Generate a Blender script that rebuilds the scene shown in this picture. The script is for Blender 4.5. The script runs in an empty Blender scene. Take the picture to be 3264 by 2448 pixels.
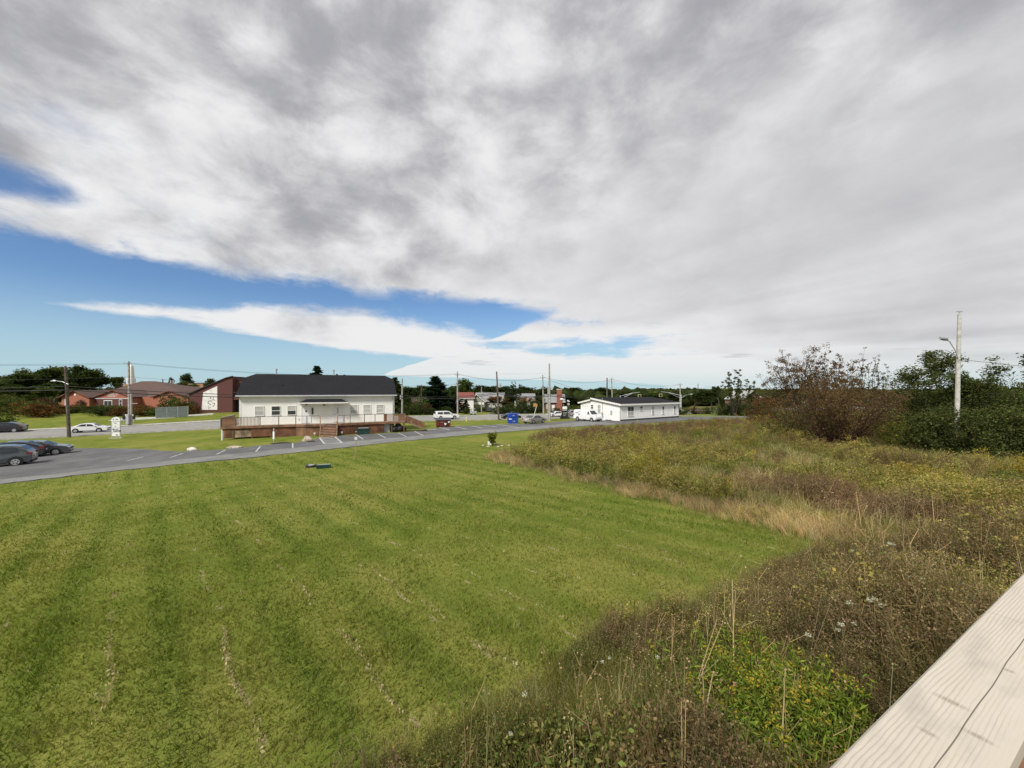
import bpy, math, random
import numpy as np
from mathutils import Vector, Matrix
random.seed(7); rng = np.random.default_rng(7)
PI = math.pi
S = bpy.context.scene
COL = S.collection

# ------------------------------------------------------------------ camera
CZ = 5.6                      # eye height over the parking lot level (z = 0)
F, CX, HY = 1226.0, 1632.0, 1245.0   # focal length, centre column and horizon row in photo pixels
cam = bpy.data.cameras.new('camera'); cam.sensor_width = 36.0; cam.lens = 36.0*F/3264
cam.shift_y = (HY-1224)/3264; cam.clip_start = 0.05; cam.clip_end = 9000
camo = bpy.data.objects.new('camera', cam); COL.objects.link(camo)
camo.location = (0, 0, CZ); camo.rotation_euler = (PI/2, 0, 0); S.camera = camo

# ------------------------------------------------------------------ light
SUN_EL, SUN_AZ = 46.0, 212.0          # azimuth clockwise from +Y: behind the viewer, to the left
sd = bpy.data.lights.new('sun', 'SUN'); sd.energy = 3.3; sd.angle = math.radians(12); sd.color = (1.0, .955, .88)
so = bpy.data.objects.new('sun', sd); COL.objects.link(so)
_a, _e = math.radians(SUN_AZ), math.radians(SUN_EL)
sun_from = Vector((math.sin(_a)*math.cos(_e), math.cos(_a)*math.cos(_e), math.sin(_e)))
so.rotation_euler = (-sun_from).to_track_quat('-Z', 'Y').to_euler(); so.location = (-20, -40, 60)
S.view_settings.view_transform = 'Standard'; S.view_settings.look = 'None'
S.view_settings.exposure = 0.5; S.view_settings.gamma = 1.0

class NT:
    """small node helper"""
    def __init__(s, tree): s.t = tree; s.n = tree.nodes; s.l = tree.links
    def node(s, typ, **kw):
        n = s.n.new(typ)
        for k, v in kw.items(): setattr(n, k, v)
        return n
    def put(s, sock, v):
        if isinstance(v, bpy.types.NodeSocket): s.l.new(v, sock)
        elif isinstance(v, (tuple, list)) and sock.type == 'RGBA' and len(v) == 3: sock.default_value = (*v, 1)
        else: sock.default_value = v
    def m(s, op, a, b=None, c=None, clamp=False):
        n = s.node('ShaderNodeMath', operation=op, use_clamp=clamp)
        s.put(n.inputs[0], a)
        if b is not None: s.put(n.inputs[1], b)
        if c is not None: s.put(n.inputs[2], c)
        return n.outputs[0]
    def smooth(s, x, a, b):
        n = s.node('ShaderNodeMapRange', interpolation_type='SMOOTHSTEP')
        s.put(n.inputs[0], x); n.inputs[1].default_value = a; n.inputs[2].default_value = b
        return n.outputs[0]
    def mix(s, f, a, b, mode='MIX'):
        n = s.node('ShaderNodeMix', data_type='RGBA', blend_type=mode)
        s.put(n.inputs[0], f); s.put(n.inputs[6], a); s.put(n.inputs[7], b)
        return n.outputs[2]
    def noise(s, vec, scale, detail=4, rough=.55, dist=0.0):
        n = s.node('ShaderNodeTexNoise'); s.put(n.inputs['Vector'], vec)
        n.inputs['Scale'].default_value = scale; n.inputs['Detail'].default_value = detail
        n.inputs['Roughness'].default_value = rough; n.inputs['Distortion'].default_value = dist
        return n.outputs['Fac']
    def comb(s, x, y, z=0.0):
        n = s.node('ShaderNodeCombineXYZ'); s.put(n.inputs[0], x); s.put(n.inputs[1], y); s.put(n.inputs[2], z)
        return n.outputs[0]
    def sep(s, v):
        n = s.node('ShaderNodeSeparateXYZ'); s.put(n.inputs[0], v); return n.outputs

# ------------------------------------------------------------------ sky: clear air under one sheet of broken cloud
W = bpy.data.worlds.new('World'); S.world = W; W.use_nodes = True
k = NT(W.node_tree); k.n.clear()
SKY = 0.10
sky = k.node('ShaderNodeTexSky', sky_type='NISHITA', sun_disc=False)
sky.sun_elevation = math.radians(SUN_EL); sky.sun_rotation = math.radians(SUN_AZ)
sky.altitude = 30; sky.air_density = 1.0; sky.dust_density = .15; sky.ozone_density = 2.2
tc = k.node('ShaderNodeTexCoord')
d = k.sep(tc.outputs['Generated'])
dz = k.m('MAXIMUM', d[2], .012)
zz = k.m('ADD', dz, .012)
ux, uy = k.m('DIVIDE', d[0], zz), k.m('DIVIDE', d[1], zz)         # place on a level cloud sheet one unit up
ss = k.m('ADD', k.m('MULTIPLY', ux, -.574), k.m('MULTIPLY', uy, .819))   # across the sheet's edge
tt = k.m('ADD', k.m('MULTIPLY', ux, .819), k.m('MULTIPLY', uy, .574))    # along it
p2 = k.comb(ss, tt)
dv = k.comb(d[0], d[1], k.m('MULTIPLY', d[2], 1.7))
wob = k.m('SUBTRACT', k.noise(p2, .62, 6, .60, .25), .5)
fine = k.m('SUBTRACT', k.noise(dv, 13.0, 6, .62, .3), .5)
pert = k.m('ADD', k.m('MULTIPLY', wob, 2.4), k.m('MULTIPLY', fine, 1.5))
# the main sheet: everything this side of its edge, and everything far along it
edge = k.m('ADD', 3.85, k.m('MULTIPLY', k.smooth(tt, 2.9, 6.0), 16.0))
Af = k.m('SUBTRACT', edge, k.m('ADD', ss, k.m('MULTIPLY', pert, .75)))
A = k.smooth(Af, -.12, .55)
# a long tongue of cloud parallel to the edge
tpos = k.m('ADD', tt, 1.75)
hw = k.m('MINIMUM', k.m('MULTIPLY', tpos, .74), 2.2)
cen = k.m('ADD', 6.2, k.m('MULTIPLY', k.m('MAXIMUM', tt, 0.0), .42))
Bf = k.m('SUBTRACT', hw, k.m('ADD', k.m('ABSOLUTE', k.m('SUBTRACT', ss, cen)), k.m('MULTIPLY', pert, .8)))
B = k.smooth(Bf, -.1, .7)
cov = k.m('MAXIMUM', A, B)
# gaps where the sheet is thin
def gap(s0, t0, rs, rt, amp):
    a = k.m('DIVIDE', k.m('SUBTRACT', ss, s0), rs); b = k.m('DIVIDE', k.m('SUBTRACT', tt, t0), rt)
    r = k.m('SQRT', k.m('ADD', k.m('MULTIPLY', a, a), k.m('MULTIPLY', b, b)))
    r = k.m('ADD', r, k.m('MULTIPLY', pert, amp))
    return k.smooth(r, 1.15, .35)
holes = k.m('MAXIMUM', gap(2.75, -1.0, .33, .38, .7), gap(6.1, 6.2, 1.7, 2.3, 1.0))
holes = k.m('MAXIMUM', holes, gap(3.9, 2.55, .5, 1.2, 1.2))
thin = k.m('MULTIPLY', k.smooth(k.noise(k.comb(ss, tt, 9.0), 1.5, 6, .64, .3), .53, .72), .55)
thin = k.m('MULTIPLY', thin, k.m('MULTIPLY', k.smooth(tt, .4, -1.4), .8))
cov = k.m('MULTIPLY', cov, k.m('SUBTRACT', 1.0, k.m('MAXIMUM', k.m('MULTIPLY', holes, .97), thin)))
# light and grey cloud
nA = k.noise(dv, 5.2, 6, .60, .2)
nB = k.noise(k.comb(k.m('MULTIPLY', ss, .30), tt, 3.0), .62, 5, .5, .9)
nB = k.m('ADD', k.m('MULTIPLY', k.m('SUBTRACT', nB, .5), k.smooth(dz, .03, .42)), .54)
nC = k.noise(k.comb(k.m('MULTIPLY', ss, .5), k.m('MULTIPLY', tt, .5), 13.0), .55, 3, .5, .2)
right = k.smooth(tt, .4, 2.4)
nn = k.m('ADD', k.m('MULTIPLY', nA, k.m('SUBTRACT', 1.0, k.m('MULTIPLY', right, .85))), k.m('MULTIPLY', nB, k.m('MULTIPLY', right, .85)))
nn = k.m('ADD', k.m('MULTIPLY', nn, .68), k.m('MULTIPLY', nC, .40))
nn = k.m('ADD', nn, k.m('MULTIPLY', k.smooth(ss, .5, 4.2), .13))
vo = k.node('ShaderNodeTexVoronoi', feature='SMOOTH_F1'); vo.inputs['Scale'].default_value = 9.0; vo.inputs['Smoothness'].default_value = .7
k.put(vo.inputs['Vector'], k.comb(k.m('ADD', d[0], k.m('MULTIPLY', fine, .10)), k.m('ADD', d[1], k.m('MULTIPLY', wob, .06)), k.m('MULTIPLY', d[2], 1.5)))
puff = k.m('MULTIPLY', k.m('SUBTRACT', .42, vo.outputs['Distance']), k.m('SUBTRACT', 1.0, k.m('MULTIPLY', right, .8)))
nn = k.m('ADD', nn, k.m('MULTIPLY', puff, .42))
nn = k.m('ADD', nn, k.m('MULTIPLY', fine, .10))
nn = k.m('ADD', nn, k.m('MULTIPLY', k.m('MULTIPLY', k.m('SUBTRACT', nA, .5), k.m('SUBTRACT', 1.0, right)), .42))
nn = k.m('ADD', nn, k.m('MULTIPLY', k.smooth(ss, 4.3, 5.4), .16))
nn = k.smooth(nn, .28, .82)
ccol = k.mix(nn, (.275, .277, .295), (.60, .602, .605))
# small low clouds, flat and grey, far off
low = k.smooth(k.noise(k.comb(k.m('MULTIPLY', ux, .55), k.m('MULTIPLY', uy, .8), 21.0), .8, 4, .5), .64, .71)
low = k.m('MULTIPLY', low, k.m('MULTIPLY', k.smooth(dz, .30, .16), k.smooth(dz, .012, .05)))
low = k.m('MULTIPLY', low, k.smooth(tt, 3.0, 6.0))
ccol = k.mix(k.m('MULTIPLY', low, .6), ccol, (.36, .37, .40))
far = k.smooth(dz, .10, .015)
ccol = k.mix(k.m('MULTIPLY', far, .7), ccol, (.50, .55, .55))
scale = k.node('ShaderNodeVectorMath', operation='SCALE'); k.l.new(ccol, scale.inputs[0]); scale.inputs['Scale'].default_value = 1/SKY
fade = k.m('MULTIPLY', cov, k.m('SUBTRACT', 1.0, k.m('MULTIPLY', k.smooth(dz, .045, .012), .35)))
skyc = k.mix(1.0, sky.outputs[0], (.54, .66, .80), 'MULTIPLY')
skyc = k.mix(k.m('MULTIPLY', k.smooth(dz, .22, .02), .8), skyc, (3.2, 4.55, 5.1))
cm = k.mix(fade, skyc, scale.outputs[0])
bg = k.node('ShaderNodeBackground'); k.l.new(cm, bg.inputs[0]); bg.inputs[1].default_value = SKY
wo = k.node('ShaderNodeOutputWorld'); k.l.new(bg.outputs[0], wo.inputs[0])

# ------------------------------------------------------------------ materials
MATS = {}
def mat(name, col, rough=.7, metal=0.0, var=.12, scale=3.0, spec=.4, bump=0.0, bscale=40.0, col2=None, coat=0.0):
    if name in MATS: return MATS[name]
    m = bpy.data.materials.new(name); m.use_nodes = True
    q = NT(m.node_tree); b = q.n['Principled BSDF']
    t = q.node('ShaderNodeTexCoord').outputs['Object']
    n = q.noise(t, scale, 5, .6)
    c2 = col2 or tuple(max(0, c*(1-2.2*var)) for c in col); c1 = col if col2 else tuple(min(1, c*(1+var)) for c in col)
    q.put(b.inputs['Base Color'], q.mix(q.smooth(n, .3, .72), c2, c1))
    b.inputs['Roughness'].default_value = rough; b.inputs['Metallic'].default_value = metal
    b.inputs['Specular IOR Level'].default_value = spec; b.inputs['Coat Weight'].default_value = coat
    if bump:
        bn = q.node('ShaderNodeBump'); bn.inputs['Strength'].default_value = bump; bn.inputs['Distance'].default_value = .02
        q.put(bn.inputs['Height'], q.noise(t, bscale, 4, .6)); q.l.new(bn.outputs[0], b.inputs['Normal'])
    MATS[name] = m; return m

def brickmat(name, c1, c2, mortar, sx=4.6, course=.08):
    m = bpy.data.materials.new(name); m.use_nodes = True
    q = NT(m.node_tree); b = q.n['Principled BSDF']
    o = q.sep(q.node('ShaderNodeTexCoord').outputs['Object'])
    v = q.comb(q.m('ADD', o[0], o[1]), o[2])
    br = q.node('ShaderNodeTexBrick'); q.put(br.inputs['Vector'], v); br.inputs['Scale'].default_value = sx
    q.put(br.inputs['Color1'], c1); q.put(br.inputs['Color2'], c2); q.put(br.inputs['Mortar'], mortar)
    br.inputs['Mortar Size'].default_value = .012
    q.put(b.inputs['Base Color'], q.mix(q.m('MULTIPLY', q.noise(v, .5, 4), .4), br.outputs['Color'], c2))
    b.inputs['Roughness'].default_value = .9; MATS[name] = m; return m

def sidingmat(name, col, pitch=.11):
    m = bpy.data.materials.new(name); m.use_nodes = True
    q = NT(m.node_tree); b = q.n['Principled BSDF']
    tcv = q.node('ShaderNodeTexCoord').outputs['Object']; o = q.sep(tcv)
    saw = q.m('FRACT', q.m('DIVIDE', o[2], pitch))
    bn = q.node('ShaderNodeBump'); bn.inputs['Strength'].default_value = .55; bn.inputs['Distance'].default_value = .012
    q.put(bn.inputs['Height'], q.m('SUBTRACT', 1.0, saw)); q.l.new(bn.outputs[0], b.inputs['Normal'])
    n = q.noise(q.comb(o[0], q.m('MULTIPLY', o[1], 1.0), q.m('MULTIPLY', o[2], .3)), .9, 5, .6)
    q.put(b.inputs['Base Color'], q.mix(q.smooth(n, .35, .8), col, tuple(c*.9 for c in col)))
    b.inputs['Roughness'].default_value = .55; MATS[name] = m; return m

def shinglemat(name, c1, c2):
    m = bpy.data.materials.new(name); m.use_nodes = True
    q = NT(m.node_tree); b = q.n['Principled BSDF']
    tcv = q.node('ShaderNodeTexCoord').outputs['Object']; o = q.sep(tcv)
    br = q.node('ShaderNodeTexBrick'); q.put(br.inputs['Vector'], q.comb(q.m('ADD', o[0], q.m('MULTIPLY', o[1], .35)), q.m('MULTIPLY', o[2], 2.0)))
    br.inputs['Scale'].default_value = 2.2; br.inputs['Mortar Size'].default_value = .015
    q.put(br.inputs['Color1'], c1); q.put(br.inputs['Color2'], c2); q.put(br.inputs['Mortar'], tuple(c*.8 for c in c2))
    q.put(b.inputs['Base Color'], q.mix(q.smooth(q.noise(tcv, .6, 5, .6), .35, .75), br.outputs['Color'], c2))
    b.inputs['Roughness'].default_value = .95; b.inputs['Specular IOR Level'].default_value = .08; MATS[name] = m; return m

def plantmat(name, trans=.30):
    """colour of leaf, stem or flower carried by the mesh"""
    m = bpy.data.materials.new(name); m.use_nodes = True
    q = NT(m.node_tree); q.n.clear()
    at = q.node('ShaderNodeAttribute', attribute_name='Col')
    df = q.node('ShaderNodeBsdfDiffuse'); tr = q.node('ShaderNodeBsdfTranslucent'); mx = q.node('ShaderNodeMixShader')
    q.l.new(at.outputs['Color'], df.inputs[0]); q.put(tr.inputs[0], q.mix(1.0, at.outputs['Color'], (1.15, 1.2, .6), 'MULTIPLY'))
    mx.inputs[0].default_value = trans
    q.l.new(df.outputs[0], mx.inputs[1]); q.l.new(tr.outputs[0], mx.inputs[2])
    out = q.node('ShaderNodeOutputMaterial'); q.l.new(mx.outputs[0], out.inputs[0])
    MATS[name] = m; return m

def glassmat(name, col, rough=.08):
    m = bpy.data.materials.new(name); m.use_nodes = True
    q = NT(m.node_tree); b = q.n['Principled BSDF']
    n = q.noise(q.node('ShaderNodeTexCoord').outputs['Object'], 1.3, 3)
    q.put(b.inputs['Base Color'], q.mix(n, col, tuple(c*1.5 for c in col)))
    b.inputs['Roughness'].default_value = rough; b.inputs['Specular IOR Level'].default_value = .5
    MATS[name] = m; return m

PLANT = plantmat('plant', .40)
mat('white_paint', (.74, .73, .70), .5, var=.05); mat('white_metal', (.72, .73, .74), .35, var=.04)
mat('trim_grey', (.50, .51, .53), .5, var=.06); mat('dark_metal', (.03, .03, .035), .45, spec=.5)
mat('black', (.012, .012, .013), .6); mat('rubber', (.018, .018, .019), .85)
mat('rim', (.52, .53, .54), .35, metal=.5); mat('chrome', (.55, .55, .56), .25, metal=.9)
mat('bark', (.115, .095, .075), .95, var=.3, scale=8, bump=.4); mat('bark_dark', (.055, .04, .035), .95, var=.3, scale=8)
mat('bark_red', (.085, .045, .032), .95, var=.3, scale=8)
mat('pole_brown', (.13, .105, .085), .9, var=.3, scale=4, bump=.3); mat('pole_grey', (.36, .345, .315), .9, var=.2, scale=4, bump=.3)
mat('pole_pale', (.50, .485, .445), .9, var=.15, scale=4, bump=.3)
mat('galv', (.44, .455, .46), .45, metal=.3, var=.1)
mat('deck_stain', (.225, .118, .066), .8, var=.22, scale=1.2, bump=.2); mat('deck_stain_red', (.165, .072, .040), .85, var=.25, scale=1.0)
mat('deck_floor', (.34, .30, .25), .85, var=.2, scale=2); mat('tread_wood', (.36, .25, .17), .85, var=.2, scale=3)
mat('plywood_pale', (.30, .215, .15), .9, var=.3, scale=2); mat('rail_dark', (.135, .12, .105), .8, var=.2)
mat('concrete', (.42, .41, .375), .95, var=.15, scale=1.5, bump=.2); mat('line_paint', (.46, .47, .46), .8, var=.18, scale=4)
mat('stone', (.40, .34, .27), .95, var=.25, scale=3, bump=.5, bscale=9); mat('stone_pale', (.60, .56, .49), .95, var=.2, scale=3, bump=.4, bscale=9)
mat('dumpster_red', (.17, .035, .022), .6, var=.3, scale=2); mat('blue_box', (.012, .06, .34), .45, var=.12)
mat('green_box', (.012, .045, .035), .5, var=.2); mat('yellow', (.62, .55, .16), .6); mat('red_light', (.20, .018, .02), .3)
mat('lamp_glass', (.62, .64, .66), .2); mat('plate', (.6, .62, .66), .5); mat('sign_white', (.78, .78, .78), .45, var=.03)
mat('sign_blue', (.05, .09, .28), .5); mat('ink', (.05, .05, .06), .7); mat('ink_red', (.35, .06, .05), .7)
mat('cloth', (.74, .73, .70), .9, var=.08, scale=2.5, bump=.5, bscale=1.6); mat('blinds', (.46, .46, .42), .7, var=.08)
mat('orange', (.38, .22, .06), .6); mat('tan_panel', (.36, .21, .125), .8, var=.12); mat('screen_green', (.13, .16, .15), .6)
sidingmat('siding_white', (.80, .79, .74)); mat('board_white', (.80, .80, .78), .5, var=.015, scale=.8)
brickmat('brick_red', (.33, .105, .06), (.27, .085, .05), (.33, .22, .17)); brickmat('brick_dark', (.115, .04, .033), (.088, .032, .028), (.09, .04, .035))
brickmat('brick_chimney', (.28, .09, .06), (.22, .07, .05), (.30, .24, .2))
shinglemat('shingle_dark', (.026, .026, .030), (.019, .019, .022)); shinglemat('shingle_brown', (.125, .085, .075), (.10, .07, .062))
shinglemat('shingle_red', (.23, .085, .07), (.19, .07, .06)); shinglemat('shingle_grey', (.27, .27, .275), (.22, .22, .225))
glassmat('pane', (.035, .04, .045)); glassmat('car_glass', (.022, .026, .03), .05); glassmat('pane_pale', (.30, .31, .30), .15)
mat('paint_grey', (.075, .085, .09), .3, metal=.3, var=.04, coat=.6); mat('paint_slate', (.085, .088, .10), .28, metal=.3, var=.04, coat=.6)
mat('paint_dark', (.045, .045, .055), .28, metal=.25, var=.04, coat=.6); mat('paint_black', (.014, .013, .018), .22, var=.04, coat=.8)
mat('paint_white', (.74, .745, .74), .3, var=.02, coat=.5); mat('paint_silver', (.40, .385, .36), .32, metal=.45, var=.04, coat=.5)

# ------------------------------------------------------------------ object helpers
def link(o, parent=None):
    COL.objects.link(o)
    if parent: o.parent = parent
    return o
def tag(o, label=None, cat=None, group=None, kind=None):
    if label: o['label'] = label
    if cat: o['category'] = cat
    if group: o['group'] = group
    if kind: o['kind'] = kind
    return o
def thing(name, label, cat, loc=(0, 0, 0), rz=0.0, group=None):
    o = bpy.data.objects.new(name, None); COL.objects.link(o); o.empty_display_size = .2
    o.location = loc; o.rotation_euler = (0, 0, rz)
    return tag(o, label, cat, group)
def copy_tree(o, parent=None):
    c = o.copy(); COL.objects.link(c)
    if parent: c.parent = parent
    for ch in list(o.children): copy_tree(ch, c)
    return c

class MB:
    def __init__(s): s.v = []; s.f = []
    def add(s, vs, fs):
        b = len(s.v); s.v.extend([tuple(p) for p in vs]); s.f.extend([tuple(i+b for i in f) for f in fs]); return s
    def box(s, x0, x1, y0, y1, z0, z1):
        return s.add([(x0,y0,z0),(x1,y0,z0),(x1,y1,z0),(x0,y1,z0),(x0,y0,z1),(x1,y0,z1),(x1,y1,z1),(x0,y1,z1)],
                     [(0,3,2,1),(4,5,6,7),(0,1,5,4),(1,2,6,5),(2,3,7,6),(3,0,4,7)])
    def beam(s, a, b, w, h=None, up=(0, 0, 1)):
        a, b = Vector(a), Vector(b); h = h or w
        d = (b-a).normalized(); u = Vector(up)
        if abs(d.dot(u)) > .99: u = Vector((0, 1, 0))
        r = d.cross(u).normalized(); u = r.cross(d)
        vs = [p + r*sx*w/2 + u*sz*h/2 for p in (a, b) for sx, sz in ((-1,-1),(1,-1),(1,1),(-1,1))]
        return s.add(vs, [(0,1,2,3),(7,6,5,4),(0,4,5,1),(1,5,6,2),(2,6,7,3),(3,7,4,0)])
    def tube(s, pts, radii, n=8, cap=True):
        pts = [Vector(p) for p in pts]
        if not isinstance(radii, (list, tuple)): radii = [radii]*len(pts)
        vs = []; fs = []; prev = None
        for i, p in enumerate(pts):
            d = (pts[min(i+1, len(pts)-1)] - pts[max(i-1, 0)]).normalized()
            if prev is None:
                prev = d.cross(Vector((0, 0, 1)) if abs(d.z) < .9 else Vector((1, 0, 0))).normalized()
            r = (prev - d*prev.dot(d)).normalized(); prev = r; u = d.cross(r)
            for j in range(n):
                a = 2*PI*j/n; vs.append(p + (r*math.cos(a)+u*math.sin(a))*radii[i])
        for i in range(len(pts)-1):
            for j in range(n):
                fs.append((i*n+j, i*n+(j+1)%n, (i+1)*n+(j+1)%n, (i+1)*n+j))
        if cap: fs.append(tuple(range(n-1, -1, -1))); fs.append(tuple((len(pts)-1)*n+j for j in range(n)))
        return s.add(vs, fs)
    def prism(s, poly, axis, a, b):
        """poly of 2-d points pushed along an axis ('x': (y,z), 'y': (x,z), 'z': (x,y))"""
        def P(p, t): return {'x': (t, p[0], p[1]), 'y': (p[0], t, p[1]), 'z': (p[0], p[1], t)}[axis]
        n = len(poly)
        return s.add([P(p, a) for p in poly]+[P(p, b) for p in poly],
                     [tuple(range(n)), tuple(range(2*n-1, n-1, -1))]+[(i, i+n, (i+1)%n+n, (i+1)%n) for i in range(n)])
    def disc(s, c, r, axis='y', t=.02, n=16):
        c = Vector(c); ax = {'x': Vector((1,0,0)), 'y': Vector((0,1,0)), 'z': Vector((0,0,1))}[axis]
        return s.tube([c-ax*t/2, c+ax*t/2], r, n)
    def build(s, name, m, parent=None, smooth=False, loc=None):
        me = bpy.data.meshes.new(name); me.from_pydata(s.v, [], s.f)
        bm_fix(me); me.materials.append(MATS[m] if isinstance(m, str) else m)
        if smooth: me.polygons.foreach_set('use_smooth', [True]*len(me.polygons))
        o = bpy.data.objects.new(name, me)
        if loc: o.location = loc
        return link(o, parent)
import bmesh
def bm_fix(me):
    b = bmesh.new(); b.from_mesh(me); bmesh.ops.recalc_face_normals(b, faces=b.faces); b.to_mesh(me); b.free()
def part(parent, name, m, *boxes):
    q = MB()
    for b in boxes: q.box(*b)
    return q.build(name, m, parent)
def raw(name, V, Fc, C, m, parent=None, quads=False):
    """fast mesh out of arrays, colours on points"""
    me = bpy.data.meshes.new(name); n = len(V); w = Fc.shape[1]
    me.vertices.add(n); me.vertices.foreach_set('co', np.ascontiguousarray(V, np.float32).ravel())
    me.loops.add(Fc.size); me.loops.foreach_set('vertex_index', np.ascontiguousarray(Fc, np.int32).ravel())
    me.polygons.add(len(Fc)); me.polygons.foreach_set('loop_start', np.arange(0, Fc.size, w, dtype=np.int32))
    if C is not None:
        a = me.color_attributes.new('Col', 'FLOAT_COLOR', 'POINT')
        a.data.foreach_set('color', np.concatenate([C, np.ones((n, 1))], 1).astype(np.float32).ravel())
    me.update(calc_edges=True); me.materials.append(m)
    return link(bpy.data.objects.new(name, me), parent)

# ------------------------------------------------------------------ the lie of the land (x right, y ahead; heights from the camera's level)
CP = np.array([
 (0,1,-3.75),(-6,2,-3.8),(6,2,-3.8),(-3,4,-3.8),(3,5,-3.8),(-9,7,-4.05),(8,9,-4.05),(0,9,-4.1),(0,14,-4.4),(-13,13,-4.75),(12,16,-4.5),
 (-22,14,-5.5),(0,22,-4.85),(-15,25,-5.25),(-9,19,-4.85),(12,28,-5.0),(27,32,-5.1),(40,33,-5.0),(22,20,-4.7),(30,10,-4.2),(0,35,-5.25),(-8,36,-5.35),(15,44,-5.35),(30,50,-5.4),
 (-33,24.5,-6.0),(-40,18,-6.1),(-48,10,-6.3),(-24,31,-5.75),(-17,37.6,-5.65),(-10,44,-5.6),(-1.4,52,-5.6),(-38,29.5,-6.05),(-46,38,-6.45),(-50,43,-6.5),(-62,45,-6.75),
 (-40,40,-6.05),(-32,37,-5.85),(-26,41,-5.7),(-34,43.5,-5.7),(-30,45,-5.5),(-22,44,-5.6),(-20,48,-5.5),(-14.4,52,-5.6),(-10,60,-5.65),(-1.7,63.5,-5.65),(7,70,-5.75),(13,76,-5.85),(20,73,-5.85),(36,84,-5.85),(50,80,-5.75),(45,66,-5.6),
 (-47,48.5,-6.35),(-70,53,-6.85),(-57,61.4,-6.65),(-12.5,85,-6.65),(9,93,-6.9),(40,107,-6.9),(-75,68,-6.8),(-66,74,-6.6),(-20,100,-6.65),(5,108,-6.9),(-42,60,-6.3),(-30,66,-6.4),(-20,72,-6.2),
 (-80,86,-6.0),(-74,95,-5.4),(-60,92,-5.6),(-100,90,-5.6),(-119,105,-4.5),(-95,110,-4.6),(-140,100,-5.0),(-120,75,-6.2),(-50,105,-6.2),(-15,130,-7.1),(10,130,-7.0),(40,140,-7.0),(60,110,-6.6),(85,60,-5.4),(60,40,-5.1)], float)
CP[:, 2] += CZ
ZM, LR = -1.35, 34.0
def _ker(r): q = math.sqrt(3)*r/LR; return (1+q)*np.exp(-q)
_D = np.hypot(CP[:, None, 0]-CP[None, :, 0], CP[:, None, 1]-CP[None, :, 1])
_Wt = np.linalg.solve(_ker(_D)+np.eye(len(CP))*.02, CP[:, 2]-ZM)
def gz(x, y):
    x = np.asarray(x, float); y = np.asarray(y, float); out = np.full(x.shape, ZM)
    for (a, b, _), w in zip(CP, _Wt): out = out + w*_ker(np.hypot(x-a, y-b))
    return out
def g(x, y): return float(gz(np.array([x]), np.array([y]))[0])
_YS = np.concatenate([np.arange(1, 20, .1), np.arange(20, 90, .25), np.arange(90, 400, 1.0)])
def G(px, py, lift=0.0):
    """where the ray through a photo pixel meets the ground"""
    X, Z = (px-CX)/F*_YS, CZ-(py-HY)/F*_YS
    dlt = Z-gz(X, _YS)-lift
    i = int(np.argmax(dlt < 0)); i = max(i, 1)
    a, b = dlt[i-1], dlt[i]; t = a/(a-b) if a != b else 0
    Y = _YS[i-1]+(_YS[i]-_YS[i-1])*t
    X = (px-CX)/F*Y
    return Vector((X, Y, g(X, Y)))
def P(px, py, Y): return Vector(((px-CX)/F*Y, Y, CZ-(py-HY)/F*Y))
def onground(px, Y): X = (px-CX)/F*Y; return Vector((X, Y, g(X, Y)))

def inpoly(x, y, poly):
    ins = np.zeros(x.shape, bool); n = len(poly)
    for i in range(n):
        x0, y0 = poly[i]; x1, y1 = poly[(i+1) % n]
        c = ((y0 > y) != (y1 > y)); ins ^= c & (x < (x1-x0)*(y-y0)/((y1-y0) if y1 != y0 else 1e-9)+x0)
    return ins
MEADOW = [(-2.7,2.2),(-1.7,3.5),(-.4,4.6),(1.2,5.8),(2.6,6.6),(4.9,7.9),(7.4,9.4),(8.4,10.6),(7.2,13.0),(5.6,15.6),(3.6,19.0),(1.4,22.8),(-.6,26.3),(-2.3,29.6),(-.4,32.6),(2.0,34.5),(2.6,38),(1.2,43),(3.2,48.5),
          (12,53.5),(21,59),(33,67.5),(45,73.5),(58,76),(95,66),(95,0),(20,-6),(6,-2),(2,.6)]
def edge_dist(x, y, poly):
    dd = np.full(x.shape, 1e9)
    for i in range(len(poly)):
        a = np.array(poly[i]); b = np.array(poly[(i+1) % len(poly)]); e = b-a
        t = np.clip(((x-a[0])*e[0]+(y-a[1])*e[1])/max(e@e, 1e-9), 0, 1)
        dd = np.minimum(dd, np.hypot(x-a[0]-t*e[0], y-a[1]-t*e[1]))
    return dd

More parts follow.
